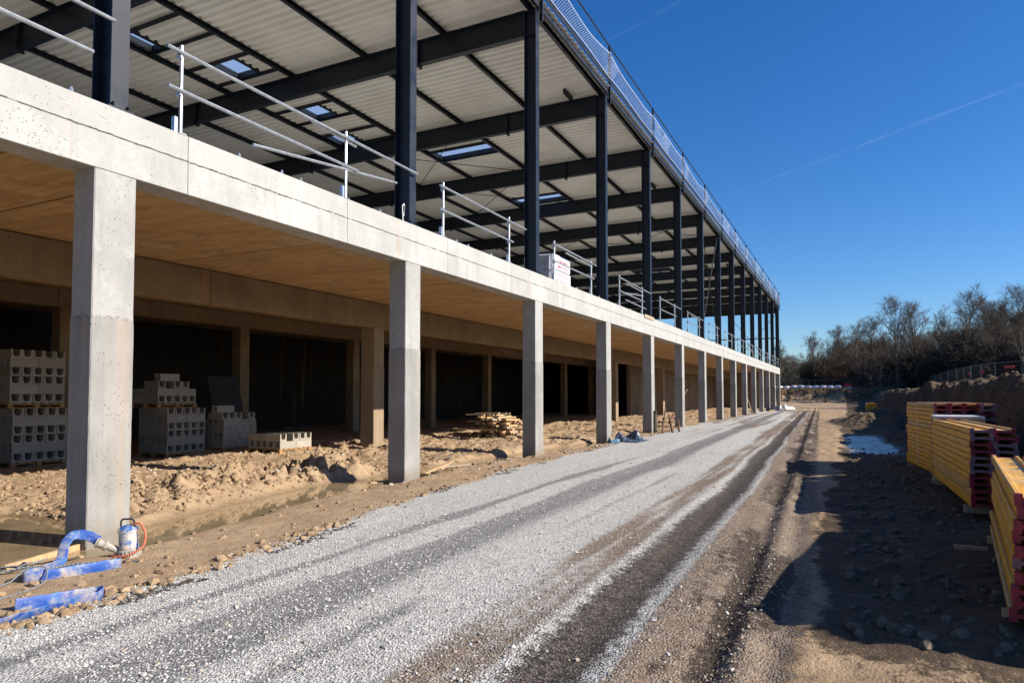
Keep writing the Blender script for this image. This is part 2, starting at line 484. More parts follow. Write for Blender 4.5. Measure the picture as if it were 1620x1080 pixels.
# ---------------------------------------------------------------- terrain
def trench_c(y):
    return np.interp(y, [3.5, 4.6, 5.5, 7.6, 10.0, 13, 16, 20, 23.5, 25.5], [.0, .05, -.05, -.62, -.95, -.7, -.75, -.5, -.2, .1])
def trench_w(y):
    return np.interp(y, [3.5, 4.6, 5.5, 7.6, 10.0, 11.5, 13, 16, 20, 23.5, 25.5], [.45, .58, .58, .56, .68, .62, .40, .46, .40, .46, .1])
def height(x, y):
    x = np.asarray(x, float); y = np.asarray(y, float)
    xr = x + .035*y
    road = ss(-.1, .5, xr - np.interp(y, [2.5,6,10,20,60], [2.55,2.2,1.55,1.25,1.6])) * (1-ss(6.9, 7.6, xr))
    mudz = (1-road)
    lm = lumps(x*4.2+fbm(x*3,y*3,2,37), y*4.2, 37)*.6 + lumps(x*9.5, y*9.5, 38)*.28
    z = (fbm(x*.9, y*.9, 3, 3)-.5)*.10*mudz + (fbm(x*5, y*5, 4, 11)-.5)*.06*mudz
    z += (fbm(x*14, y*14, 2, 31)-.5)*.022*mudz
    churn = ss(.4,-1.0,x)*ss(.30,.62,fbm(x*.7,y*.7,3,39))
    z += churn*(lm-.25)*.11 + ss(2.2,1.2,xr)*ss(-.2,.4,x)*ss(.5,.7,fbm(x*1.1,y*.8,3,33))*(lm-.2)*.04
    z += (fbm(x*1.4, y*.35, 3, 23)-.5)*.03*road + (fbm(x*9, y*9, 2, 29)-.5)*.012*road
    z += road*(-.03*bump(xr,6.15,.16) + .02*bump(xr,6.5,.1) - .018*bump(xr,3.9,.25) + .012*bump(xr,4.5,.3) + .015*bump(xr,5.8,.1)
               - .02*bump(xr,6.85,.12))
    z += ss(6.45,6.6,xr)*(1-ss(9.5,10.2,x))*(-.035*bump(xr,6.95,.09)+.03*bump(xr,7.12,.06)-.03*bump(xr,7.3,.08)+(lm-.25)*.05*ss(.38,.6,fbm(x*1.3,y*.8,3,35)))
    # windrow left of the road, flattened shoulder
    left = ss(.2, .6, x)*(1-ss(2.0, 2.4, xr))
    z = z*(1-.55*left)
    # trench with standing water
    d = (x - trench_c(y))/trench_w(y)
    tr = np.exp(-(np.abs(d)/1.0)**4)*ss(3.2,4.2,y)*(1-ss(24.5,26,y))
    # pond at the first column
    pd = np.exp(-(((x+1.9)/1.95)**4 + ((y-3.6)/2.05)**4)*1.1)
    dip = np.maximum(tr, pd)
    z = z*(1-.8*dip) - .26*dip
    # churned ridge behind the trench
    rc = np.interp(y, [5,7,9,11.5,14], [-1.6,-2.0,-2.5,-2.3,-2.6])
    rid = np.exp(-((x-rc)/.75)**2)*ss(5.2,6.2,y)*(1-ss(11.3,12.6,y))
    rough = fbm(x*3.2, y*3.2, 4, 41, .6)
    z += rid*(.05 + .62*np.maximum(rough-.40, 0)*1.0 + .30*(lm-.2) + .10*(fbm(x*18,y*18,2,47)-.5))
    z += .26*np.exp(-(((x+2.1)/.6)**2 + ((y-11.35)/.5)**2))*(.35+.9*lm)
    inside = ss(-.6,-1.4,x)
    z += inside*(np.maximum(fbm(x*2.1, y*1.5, 4, 53)-.50, 0)*.22 + (lm-.25)*.07)*ss(12,14,y)
    # shallow puddles on the interior floor
    z -= inside*.07*ss(.56,.64,fbm(x*.35+4, y*.5, 2, 61))*ss(8,10,y)
    # right hand side: flat, then the cut bank up to the plateau
    r = ss(7.4, 8.0, x)
    z += r*(fbm(x*.8, y*.8, 3, 71)-.5)*.10*(1-ss(9,10,x))
    z -= .145*np.exp(-(((x-8.15)/.8)**4+((y-27.5)/6.5)**4))
    along = ss(4.5, 5.8, y)
    nearb = 1-ss(15,20,y)
    toe = 10.15 + (fbm(y*.25, y*0+2, 3, 81)-.5)*(.7-.55*nearb) - .9*ss(60,80,y)
    crest_w = 1.0 + 1.6*ss(30,60,y)
    bz = (1.98 + .08*nearb + (fbm(y*.35+x*.5, x*.9, 5, 83)-.5)*(.6-.5*nearb))*ss(0, 1, (x-toe)/crest_w)
    plateau = bz + .6*ss(0,8,x-toe-crest_w)*ss(0,1,(x-toe)/crest_w)
    face = ss(0,.25,(x-toe)/crest_w)*(1-ss(1.2,3.0,(x-toe)/crest_w))
    plateau += (1-.8*nearb)*face*((fbm(x*1.1+y*.4, y*1.1-x*.4, 6, 85, .62)-.5)*.75 + (np.abs(fbm(x*4,y*4,3,86)-.5)-.12)*.15 + (lumps(x*2.6,y*2.6,88)-.3)*.16)
    # spill of soil at the toe
    plateau += .35*np.exp(-((x-toe+.1)/.7)**2)*np.maximum(fbm(x*1.8,y*1.1,4,87)-.42,0)*2
    z = z + along*plateau*(1-ss(100,112,y)*0)
    # heap at the end of the bank
    hp = np.exp(-(((x-8.7)/1.7)**2 + ((y-43)/6.0)**2))
    z += hp*(.55+.9*(fbm(x*1.9,y*.9,5,91,.6)-.4))
    # far terrace
    tz = .9*ss(92,111,y) + 1.75*ss(111.5,114.5,y + (fbm(x*.3,y*.1,3,95)-.5)*3) - .35*ss(117,122,y)
    tz = tz + (fbm(x*.5,y*.5,4,97)-.5)*.35*ss(92,100,y)
    left_of_bank = 1-ss(9.5,13,x)
    z = np.where(y > 92, np.maximum(z, tz*1.0)*1.0, z)
    # fade the small relief with distance
    far = ss(150, 260, y) + ss(60, 120, np.abs(x))
    z = z*(1-np.clip(far,0,1)) + 2.3*np.clip(far,0,1)*ss(60,150,np.hypot(x,y))
    return z
def Z(x, y): return float(height(np.array([x]), np.array([y]))[0])

def axis(parts):
    out = [parts[0][0]]
    for a, b, s in parts:
        n = max(1, int(round((b-a)/s)))
        out += list(np.linspace(a, b, n+1)[1:])
    return np.array(out)
gx = axis([(-600,-60,60),(-60,-18,3),(-18,-9,.25),(-9,-3.5,.065),(-3.5,2.2,.05),(2.2,7.6,.06),(7.6,11.5,.06),(11.5,16,.10),(16,40,.8),(40,80,4),(80,600,65)])
ys = [-60.0,-30,-12,-5,-1,.5,1.5,2.2]
yv = 2.2
while yv < 150:
    yv += max(.05, .0048*yv); ys.append(yv)
ys += [160,175,195,220,260,320,420,600,900,1500]
gy = np.array(ys)
GX, GY = np.meshgrid(gx, gy)
GZ = height(GX, GY)
nx, ny = len(gx), len(gy)
V = np.stack([GX.ravel(), GY.ravel(), GZ.ravel()], 1)
ii = (np.arange(ny-1)[:,None]*nx + np.arange(nx-1)[None,:]).ravel()
F = np.stack([ii, ii+1, ii+1+nx, ii+nx], 1)
xr = GX + .035*GY + (fbm(GX*.4, GY*.25, 3, 5)-.5)*.22
xl = np.interp(GY, [2.5,6,10,20,60], [2.55,2.2,1.55,1.25,1.6]) + (fbm(GX*.9,GY*.45,4,21)-.5)*.75*ss(6,10,GY)
grav = ss(-.38,.26,xr-xl)*(1-ss(7.15,7.7,xr))*(1-ss(70,86,GY))
patch = fbm(GX*.8, GY*.22, 3, 7)
a_dark = bump(xr,6.15,.20)**.7*ss(2,3,GY)*(.75+.5*patch) + .95*bump(xr,6.95,.10)*ss(.25,.55,fbm(GX*2,GY*.8,3,9)) + .6*bump(xr,7.2,.10)*ss(.4,.6,fbm(GX*3,GY*.9,3,10)) + .45*ss(6.5,6.7,xr)*ss(.48,.62,fbm(GX*2.2,GY*.5,4,8))
lane = fbm(GX*3.5, GY*.10, 3, 19)
a_brown = ss(6.42,6.54,xr) + (bump(xr,5.48,.17)+.95*bump(xr,5.76,.09))*ss(.12,.42,lane)*(.80+.90*ss(.25,.75,fbm(GX*2.5,GY*.55,4,43)))*(1-.35*ss(12,24,GY))
lane2 = fbm(GX*2.2, GY*.16, 4, 25)
a_grey = (bump(xr,3.85,.20)*1.9+bump(xr,4.2,.2)*.7)*(.45+lane2) + bump(xr,3.1,.11)*ss(.35,.6,lane2)*1.0 + .6*bump(xr,4.75,.12)*ss(.45,.65,lane2) + .35*ss(.5,.7,fbm(GX*1.5,GY*.3,4,27))
# far end: the road surface turns browner in patches
a_brown += ss(.36,.66,fbm(GX*1.6,GY*.16,5,13,.6))*ss(20,38,GY)*.85
bank_and_shade = ss(9.2,9.9,GX)*ss(4.3,5.5,GY) + ss(.2,.5,np.exp(-(((GX-8.7)/2.2)**2+((GY-43)/8)**2)))*.9 + 1.0*ss(7.1,7.45,GX + (fbm(GX*1.2,GY*.8,4,14)-.5)*.7)*ss(4.2,5.2,GY + (fbm(GX,GY,3,15)-.5))  # bank and heap soil, plus the bank's cast shade painted dark over the flat
bank_and_shade += .8*bump(GY,113.6,1.0)*ss(.3,.55,fbm(GX*.4,GY*.2,3,17)+.15)
WL = -.10
wet = (1-ss(WL, WL+.09, GZ))*(GX < 7) + 1.0*(1-ss(-.09,.0,GZ))*(GX > 7)*(GX<9.6)*(GY<50)
grassm = ss(11.5,14,GX)*ss(40,60,GY)*.7 + ss(116,124,GY)*.8 + ss(30,60,np.abs(GX-10))
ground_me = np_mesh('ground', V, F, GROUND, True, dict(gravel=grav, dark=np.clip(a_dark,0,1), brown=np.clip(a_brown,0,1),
            grey=np.clip(a_grey,0,1), bank=np.clip(bank_and_shade,0,1), wet=np.clip(wet,0,1), grass=np.clip(grassm,0,1)))
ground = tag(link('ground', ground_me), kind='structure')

def puddle(name, pts, z, mat):
    mb = MB(); mb.v = [(x,y,z) for x,y in pts]; mb.f = [tuple(range(len(pts)))]; mb.m = [0]
    return tag(build(mb, name, mat), kind='structure')
puddle('water', [(-4.6,1.2),(.55,1.2),(.7,4.5),(.9,5.2),(.3,8),(-.1,11),(.2,16),(.4,24),(.6,26),(-.6,26),(-1.3,16),(-1.5,11),(-1.4,8),(-1.0,6.3),(-4.6,6.3)], WL, WATER)
puddle('water', [(-11.2,11.0),(-1.5,11.6),(-1.6,40),(-11.2,40)], -.052, WATER)
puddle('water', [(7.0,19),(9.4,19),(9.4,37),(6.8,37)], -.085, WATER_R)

# loose stones on the carriageway, lumps of clay beside it
def scatter(n, xs, ysr, smin, smax, seed, keep, flat=.7, small=False):
    rg = np.random.default_rng(seed)
    x = rg.uniform(*xs, n); u = rg.uniform(0, 1, n); y = ysr[0]*(ysr[1]/ysr[0])**u
    k = keep(x, y, rg); x, y = x[k], y[k]; n = len(x)
    s = smin*(smax/smin)**(rg.uniform(0,1,n)**1.8)
    t_ = 1.618
    base = np.array([(-1,t_,0),(1,t_,0),(-1,-t_,0),(1,-t_,0),(0,-1,t_),(0,1,t_),(0,-1,-t_),(0,1,-t_),(t_,0,-1),(t_,0,1),(-t_,0,-1),(-t_,0,1)], float)/1.9
    tri = np.array([(0,11,5),(0,5,1),(0,1,7),(0,7,10),(0,10,11),(1,5,9),(5,11,4),(11,10,2),(10,7,6),(7,1,8),(3,9,4),(3,4,2),(3,2,6),(3,6,8),(3,8,9),(4,9,5),(2,4,11),(6,2,10),(8,6,7),(9,8,1)])
    if small:
        base = np.array([(1,0,0),(-1,0,0),(0,1,0),(0,-1,0),(0,0,1),(0,0,-1)], float)
        tri = np.array([(0,2,4),(2,1,4),(1,3,4),(3,0,4),(2,0,5),(1,2,5),(3,1,5),(0,3,5)])
    nb = len(base)
    b = base[None]*rg.uniform(.62,1.2,(n,nb,1)) + rg.uniform(-.2,.2,(n,nb,3))
    b[:,:,2] *= flat
    a = rg.uniform(0,6.283,n); c, sn = np.cos(a)[:,None], np.sin(a)[:,None]
    X = (b[:,:,0]*c - b[:,:,1]*sn)*s[:,None] + x[:,None]; Y = (b[:,:,0]*sn + b[:,:,1]*c)*s[:,None] + y[:,None]
    zz = height(x, y)
    Zz = b[:,:,2]*s[:,None] + (zz + s*.2)[:,None]
    Vv = np.stack([X,Y,Zz],2).reshape(-1,3)
    Ff = (tri[None] + (np.arange(n)*nb)[:,None,None]).reshape(-1,3)
    return Vv, Ff, x, y
def keep_gravel(x, y, rg):
    q = x + .035*y; l = np.interp(y, [2.5,6,10,20,60], [2.55,2.2,1.55,1.25,1.6])
    return (q > l - .25*rg.random(len(x))**2) & (q < 7.3) & ~((np.abs(q-6.15) < .22) & (rg.random(len(x)) < .93))
Vv, Ff, sx_, sy_ = scatter(64000, (1.2,7.3), (2.4,20), .0035, .0125, 3, keep_gravel, small=True)
q = sx_ + .035*sy_
brw = np.repeat(np.clip(ss(6.4,6.6,q)*.9 + bump(q,5.55,.16)*.8 + bump(q,6.17,.17)*.9,0,1), 6)
gs = tag(link('gravel', np_mesh('gravel', Vv, Ff, STONE, False, dict(brown=brw))), 'pale crushed stones lying loose over the site road', 'gravel', kind='stuff')
Vv, Ff, sx_, sy_ = scatter(3200, (1.4,7.0), (2.4,24), .008, .021, 33, keep_gravel, .65)
tag(link('coarse_stones', np_mesh('coarse_stones', Vv, Ff, STONE, False, dict(brown=np.repeat(np.random.default_rng(2).random(len(sx_))*.8, 12)))), 'larger loose stones lying here and there on the site road', 'stones', kind='stuff')
def keep_clod(x, y, rg):
    q = x + .035*y; l = np.interp(y, [2.5,6,10,20,60], [2.55,2.2,1.55,1.25,1.6])
    h = height(x, y)
    rid = np.exp(-((x-np.interp(y,[5,7,9,11.5,14],[-1.6,-2.0,-2.5,-2.3,-2.6]))/.9)**2)*((y>5)&(y<13))
    edge = np.exp(-((q-l+.05)/.13)**2)
    pr = .05 + .55*rid + .22*edge + .12*(x<-1)
    pr = np.where((x>.4)&(q<l-.3), .035, pr)
    return (h > -.07) & (q < l+.1) & (rg.random(len(x)) < pr)
Vv, Ff, _, _ = scatter(110000, (-7.5,2.6), (2.6,34), .006, .060, 5, keep_clod, .8)
tag(link('mud_clods', np_mesh('mud_clods', Vv, Ff, CLOD)), 'crumbled tan clay lumps scattered along the muddy verge', 'mud', kind='stuff')
Vv, Ff, sx_, sy_ = scatter(9000, (-8,.4), (9,48), .008, .05, 25, lambda x, y, rg: (height(x,y) > -.04) & (rg.random(len(x)) < np.clip((fbm(x*.8,y*.5,3,65)-.4)*4,.05,1)), .6)
tag(link('rubble', np_mesh('rubble', Vv, Ff, STONE, False, dict(brown=np.full(len(Vv), .45)))), 'pale rubble strewn over the muddy floor under the slab', 'rubble', kind='stuff')
def keep_bank(x, y, rg): return rg.random(len(x))*np.where(x>10.3,.55,1) < np.where((np.abs(x-8.7) < 2)&(np.abs(y-43) < 8), .9, .45)
Vv, Ff, _, _ = scatter(22000, (7.5,14.5), (5,95), .008, .075, 9, keep_bank, .8)
BCL = mat_plain('bank_clods', (.15,.115,.08), .95, .5, 14)
tag(link('soil_lumps', np_mesh('soil_lumps', Vv, Ff, BCL)), 'dark soil lumps strewn at the foot of the bank', 'soil', kind='stuff')

def keep_edge(x, y, rg):
    q = x + .035*y; l = np.interp(y, [2.5,6,10,20,60], [2.55,2.2,1.55,1.25,1.6])
    return rg.random(len(x)) < np.exp(-((q-l-.12)/.09)**2)*np.clip((fbm(x*1.3,y*1.3,3,63)-.42)*6,0,1)
Vv, Ff, _, _ = scatter(30000, (.6,2.9), (2.4,22), .006, .026, 15, keep_edge, .8)
tag(link('dark_crumbs', np_mesh('dark_crumbs', Vv, Ff, mat_plain('dark_crumbs', (.075,.06,.048), .95, .5, 20))), 'dark crumbs of soil in a line along the left edge of the gravel', 'soil', kind='stuff')
Vv, Ff, _, _ = scatter(2600, (-14,13), (105,117), .05, .32, 17, lambda x, y, rg: rg.random(len(x)) < np.where(y > 110.5, 1, .25), .7)
tag(link('berm_lumps', np_mesh('berm_lumps', Vv, Ff, mat_plain('berm_lumps', (.27,.155,.065), .95, .75, .6))), 'rough brown soil lumps on the far berm', 'soil', kind='stuff')

# ---------------------------------------------------------------- the building
BLD = thing('warehouse_shell', 'unfinished two storey warehouse of pale concrete columns below and black steel frame above', 'building', (0,0,0))
Y0, NB = 5.16, 14
Zb, Zs, SOF = 4.19, 4.95, 4.47
def rough_box(x0, x1, y0, y1, z0, z1, nz, amp, seed):
    """column with slightly uneven arrises"""
    rg = random.Random(seed); mb = MB(); zs = [z0+(z1-z0)*i/nz for i in range(nz+1)]; c = .012
    for zz in zs:
        lo = .006 if zz < 2.52 else 0.0
        j = lambda: rg.uniform(-amp, amp)*(1.0 if zz < 2.52 else .35)
        X0, X1, Ya, Yb = x0-lo, x1+lo, y0-lo, y1+lo
        mb.v += [(X0,Ya+c+j(),zz),(X0+c+j(),Ya,zz),(X1-c+j(),Ya,zz),(X1,Ya+c+j(),zz),(X1,Yb-c+j(),zz),(X1-c+j(),Yb,zz),(X0+c+j(),Yb,zz),(X0,Yb-c+j(),zz)]
    for i in range(nz):
        for k in range(8):
            a, b = i*8+k, i*8+(k+1)%8
            mb.f.append((a,b,b+8,a+8)); mb.m.append(0)
    mb.f.append(tuple(range(7,-1,-1))); mb.f.append(tuple(nz*8+i for i in range(8))); mb.m += [0,0]
    return mb
col_meshes = [rough_box(-.40,-.012,-.5,0,-.6,Zb-.002,44,.004,s).mesh('column', CONC) for s in range(3)]
for k in range(-1, NB+1):
    link('column', col_meshes[k%3], BLD, (0, Y0+6*k, 0))
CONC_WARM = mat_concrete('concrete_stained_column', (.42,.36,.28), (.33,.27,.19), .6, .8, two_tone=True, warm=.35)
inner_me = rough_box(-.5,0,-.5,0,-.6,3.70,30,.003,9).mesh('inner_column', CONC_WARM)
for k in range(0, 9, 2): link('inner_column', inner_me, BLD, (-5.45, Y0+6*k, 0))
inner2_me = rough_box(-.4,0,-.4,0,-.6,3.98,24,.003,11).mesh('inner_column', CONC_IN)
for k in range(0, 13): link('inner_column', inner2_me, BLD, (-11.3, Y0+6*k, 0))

# edge beam in cast lengths with a construction joint between beam and slab
def edge_mesh(L, seed):
    rg = random.Random(seed); mb = MB()
    mb.box(-.40, 0, .003, L-.003, Zb, 4.615)
    mb.box(-.40, -.004, .003, L-.003, 4.617, Zs)
    return mb
edges = [-1.34, 2.70, 5.85, 8.95] + [12.15+3.05*i for i in range(26)]
edges = [e for e in edges if e < 88.5] + [89.16]
for i in range(len(edges)-1):
    o = build(edge_mesh(edges[i+1]-edges[i], i), 'edge_beam', CONC_EDGE, BLD, (0, edges[i], 0)); bevel(o, .006)
# soffit made of formed panels
def panels(x0, x1, ylist, z0=SOF, z1=4.9, mat=SOFFIT):
    for a, b in zip(ylist[:-1], ylist[1:]):
        mb = MB(); dz = random.uniform(0,.006)
        mb.box(x0+.004, x1-.004, a+.022, b-.022, z0+dz, z1)
        bevel(build(mb, 'soffit_panel', mat, BLD), .004)
yl = [-1.3,1.0,4.38,5.80,9.70,12.20] + [12.2+2.45*i for i in range(1,32)]
yl = [v for v in yl if v < 88.2] + [89.1]
panels(-2.9, -.405, yl); panels(-5.44, -2.9, yl)
panels(-11.28, -5.86, [-1.3+5.66*i for i in range(17)], SOF, 4.9, SOFFIT)
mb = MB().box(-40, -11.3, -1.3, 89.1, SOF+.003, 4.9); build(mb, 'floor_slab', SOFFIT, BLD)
mb = MB().box(-40, -.402, -1.3, 89.1, 4.905, Zs-.004); build(mb, 'floor_topping', CONC_SLAB, BLD)
# inner longitudinal beams
for a in range(8):
    y0, y1 = -1.3+12*a+.0, min(-1.3+12*(a+1), 89.1)
    mb = MB().box(-5.85,-5.45, y0+.004, y1-.004, 3.70, SOF-.003); bevel(build(mb, 'inner_beam', CONC_IN, BLD), .012)
    mb = MB().box(-11.75,-11.3, y0+.004, y1-.004, 3.98, SOF-.003); bevel(build(mb, 'inner_beam', CONC_IN, BLD), .012)
# back wall of panels, nearer wall at the far end
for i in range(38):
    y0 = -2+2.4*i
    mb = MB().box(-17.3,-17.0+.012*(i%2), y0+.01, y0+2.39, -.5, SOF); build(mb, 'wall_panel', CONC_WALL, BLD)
for i in range(16):
    y0 = 51+2.4*i
    mb = MB().box(-7.9,-7.6+.015*(i%2), y0+.008, y0+2.392, -.5, SOF-.004); build(mb, 'wall_panel', CONC_FAR, BLD)
mb = MB().box(-17.0, -.9, 88.72, 88.92, -.5, SOF-.006); build(mb, 'end_wall', CONC_FAR, BLD)
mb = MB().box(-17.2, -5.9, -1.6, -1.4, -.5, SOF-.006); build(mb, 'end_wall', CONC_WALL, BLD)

# steel frame
def isec(w, d, tf, tw):
    """I profile: u across the flange width (centred), v along the depth from 0"""
    return [(-w/2,0),(w/2,0),(w/2,tf),(tw/2,tf),(tw/2,d-tf),(w/2,d-tf),(w/2,d),(-w/2,d),(-w/2,d-tf),(-tw/2,d-tf),(-tw/2,tf),(-w/2,tf)]
YC = 4.97
DZ = 12.62
BZ0, BZ1 = 11.72, 12.45
mb = MB()
mb.extrude([(v-.44, u) for u, v in isec(.22,.36,.02,.014)], 'z', Zs+.03, 12.44)
mb.box(-.50,-.03,-.16,.16,Zs-.002,Zs+.03)
for zz in (11.72, 12.42): mb.box(-.42,-.10,-.1,.1,zz-.008,zz+.008)
for i in range(4):
    for sx in (-.47,-.06): mb.tube((sx,-.09 if i<2 else .09,Zs+.03),(sx,-.09 if i<2 else .09,Zs+.09),.014,6)
colme = mb.mesh('steel_column', STEEL)
mb = MB()
mb.extrude([(u, v+BZ0) for u, v in isec(.20,BZ1-BZ0,.02,.014)], 'x', -40, -.455)
mb.box(-.475,-.445,-.11,.11,BZ0-.06,BZ1+.02)
for s in range(6):
    for u in (-.06,.06): mb.tube((-.475,u,BZ0+.02+s*.13),(-.52,u,BZ0+.02+s*.13),.014,6)
for xc in (-4.05,-14.0,-24.0):
    mb.box(xc-.03,xc+.03,-.11,.11,BZ0-.09,BZ1)
    for s in range(5):
        for u in (-.06,.06): mb.tube((xc-.05,u,BZ0-.05+s*.16),(xc+.05,u,BZ0-.05+s*.16),.013,6)
beamme = mb.mesh('roof_beam', STEEL)
mb = MB()
for xp in (-3.2,-6.2,-9.3,-12.35,-15.4,-18.5):
    mb.tube((xp,.75,BZ1+.08),(xp+.0,.06,BZ0+.02),.014,5)
braceme = mb.mesh('fly_brace', STEEL)
for k in range(-1, NB+1):
    y = YC+6*k
    link('steel_column', colme, BLD, (0,y,0))
    link('roof_beam', beamme, BLD, (0,y,0))
    if k < NB: link('fly_brace', braceme, BLD, (0,y,0))
# purlins
for xp in [-.30,-3.2,-6.2,-9.3,-12.35,-15.4,-18.5,-21.6,-24.7,-27.8,-31,-34,-37]:
    for a in range(-1, NB, 2):
        ya, yb = YC+6*a, min(YC+6*(a+2), YC+6*NB)
        mb = MB().extrude([(xp+u, v) for u, v in [(-.05,BZ1),(.05,BZ1),(.05,BZ1+.02),(-.03,BZ1+.02),(-.03,DZ-.022),(.05,DZ-.022),(.05,DZ-.002),(-.05,DZ-.002)]], 'y', ya+.004, yb-.004)
        build(mb, 'purlin', STEEL, BLD)
# eaves rail outside the columns and under the deck edge
for a in range(-1, NB):
    mb = MB().box(-.075,.0,YC+6*a+.01,YC+6*(a+1)-.01,DZ-.17,DZ-.004); build(mb, 'eaves_rail', STEEL, BLD)
# stub brackets seen beside some beams
for k in (3,5,7,9):
    mb = MB().box(-1.45,-1.37,YC+6*k-.75,YC+6*k+.05,BZ1+.002,DZ-.004); build(mb, 'bracket', STEEL, BLD)

SKY = [(-11.2,-10.2,15.3,16.4),(-11.2,-10.2,19.2,20.3),(-9.25,-6.25,25.45,26.5),(-9.25,-6.25,33.6,34.8),(-12.15,-11.65,12.8,13.85),
       (-12.2,-11.1,21.8,22.95),(-11.2,-10.2,43.4,44.6),(-9.25,-6.25,57.4,58.7),(-15.3,-12.4,47.5,48.7)]
prof = [(0,0),(.11,0),(.155,.075),(.255,.075),(.30,0)]
for a in range(-1, NB):
    mb = MB(); ya = YC+6*a
    for i in range(20):
        for (u0,h0),(u1,h1) in zip(prof[:-1], prof[1:]):
            y0, y1 = ya+i*.30+u0, ya+i*.30+u1; ym = (y0+y1)/2
            spans = [(-40.0, .09 + .012*((i*7)%3-1))]
            for sx0,sx1,sy0,sy1 in SKY:
                if sy0 < ym < sy1:
                    ns = []
                    for p, q_ in spans:
                        if sx0 > p and sx1 < q_: ns += [(p,sx0),(sx1,q_)]
                        else: ns.append((p,q_))
                    spans = ns
            for p, q_ in spans:
                mb.quad((p,y0,DZ+h0),(q_,y0,DZ+h0),(q_,y1,DZ+h1),(p,y1,DZ+h1))
    me = mb.mesh('deck_sheet', DECK, fix=False); link('deck_sheet', me, BLD)
# insulation only where it lies: leaves the roof lights open
def roof_layer():
    xs = sorted({-40.0,.02}|{v for s in SKY for v in s[:2]}); yy = sorted({YC-6,YC+6*NB+.2}|{v for s in SKY for v in s[2:]})
    mb = MB()
    for x0,x1 in zip(xs[:-1],xs[1:]):
        for y0,y1 in zip(yy[:-1],yy[1:]):
            xm, ym = (x0+x1)/2,(y0+y1)/2
            if any(s[0]<xm<s[1] and s[2]<ym<s[3] for s in SKY): continue
            mb.quad((x0,y0,DZ+.082),(x1,y0,DZ+.082),(x1,y1,DZ+.082),(x0,y1,DZ+.082))
    return mb
build(roof_layer(), 'roof_layer', DECK, BLD)
for x0,x1,y0,y1 in SKY:
    mb = MB(); zt = DZ+.13; zl = DZ-.06
    for a,b,c,d in ((x0-.03,x0+.03,y0,y1),(x1-.03,x1+.03,y0,y1),(x0,x1,y0-.03,y0+.03),(x0,x1,y1-.03,y1+.03)): mb.box(a,b,c,d,zl,zt)
    sl = build(mb, 'roof_light', STEEL, BLD)
    mb = MB().box(x0-.02,x1+.02,y0-.02,y1+.02,zt+.002,zt+.012); build(mb, 'pane', GLASS, sl)
    pl = [-3.2,-6.2,-9.3,-12.35,-15.4]
    pa = max([p for p in pl if p <= x0+.2] or [-15.4]); pb = min([p for p in pl if p >= x1-.2] or [-3.2])
    for yy in (y0-.06,y1+.06):
        mb = MB().box(pa+.05,pb-.05,yy-.03,yy+.03,DZ-.12,DZ-.01); build(mb, 'trimmer', STEEL, BLD)
# rods: facade bracing in one bay, roof bracing, gable
def rod(pts, r=.018):
    mb = MB()
    for a,b in pts: mb.tube(a,b,r,5)
    return build(mb, 'brace_rod', STEEL, BLD)
ya, yb = YC+6*6, YC+6*7
rod([((-.26,ya+.1,Zs+.2),(-.26,yb-.1,12.3))],.03); rod([((-.26,yb-.1,Zs+.2),(-.26,ya+.1,12.3))],.03)
for (k,x0,x1) in ((3,-6.2,-12.35),(4,-6.2,-12.35),(6,-.4,-6.2),(6,-6.2,-12.35),(8,-6.2,-12.35)):
    a, b = YC+6*k, YC+6*(k+1)
    rod([((x0,a,12.35),(x1,b,12.35))]); rod([((x1,a,12.35),(x0,b,12.35))])
yg = YC+6*NB
for xg in (-6.0,-12.0,-18.0,-24,-30):
    mb = MB().extrude([(u+xg, v+yg-.1) for u, v in isec(.16,.2,.015,.012)], 'z', Zs, BZ0-.002); build(mb, 'gable_post', STEEL, BLD)
for zz in (8.6,):
    mb = MB().box(-36,-.46,yg-.06,yg+.04,zz,zz+.12); build(mb, 'gable_rail', STEEL, BLD)
for x0,x1 in ((-.4,-6),(-12,-18)):
    rod([((x0,yg+.06,Zs),(x1,yg+.06,11.6)),((x1,yg+.08,Zs),(x0,yg+.08,11.6))], .03)
mb = MB().box(-40,.0,yg+.12,yg+.22,DZ-.14,DZ+.10); build(mb, 'verge_rail', STEEL, BLD)
# far corner mast beside the last column
mb = MB().extrude([(u-.1, v+yg+.25) for u, v in isec(.1,.1,.01,.01)], 'z', Zs+.0, 14.3); build(mb, 'corner_post', STEEL, BLD)

# ---------------------------------------------------------------- roof edge barrier
EB = thing('roof_edge_barrier', 'dark posts and rails with white netting along the roof edge', 'edge barrier', (0.03,YC,DZ))
GZ_TOP, GZ_LOW = 14.17-DZ, .42
pm = MB().box(-.035,.035,-.035,.035,-.55,GZ_TOP+.04).mesh('barrier_post', STEEL)
tiem = MB()
for zz in (.55,1.12): tiem.lathe([(.052,-.01),(.056,0),(.052,.01)],8,(0,0,zz))
tiem = tiem.mesh('cable_tie', NET)
for k in range(0, NB+1):
    p = link('barrier_post', pm, EB, (0.03,6*k-.0,0)); link('cable_tie', tiem, p)
for k in range(-1, NB):
    ya, yb = 6*k+.037, 6*(k+1)-.037
    a0 = 0.0
    build(MB().tube((.03,ya,GZ_TOP),(.03,yb,GZ_TOP),.028,8), 'top_rail', STEEL, EB)
    build(MB().box(.012,.048,ya,yb,.20,.36), 'toe_rail', STEEL, EB)
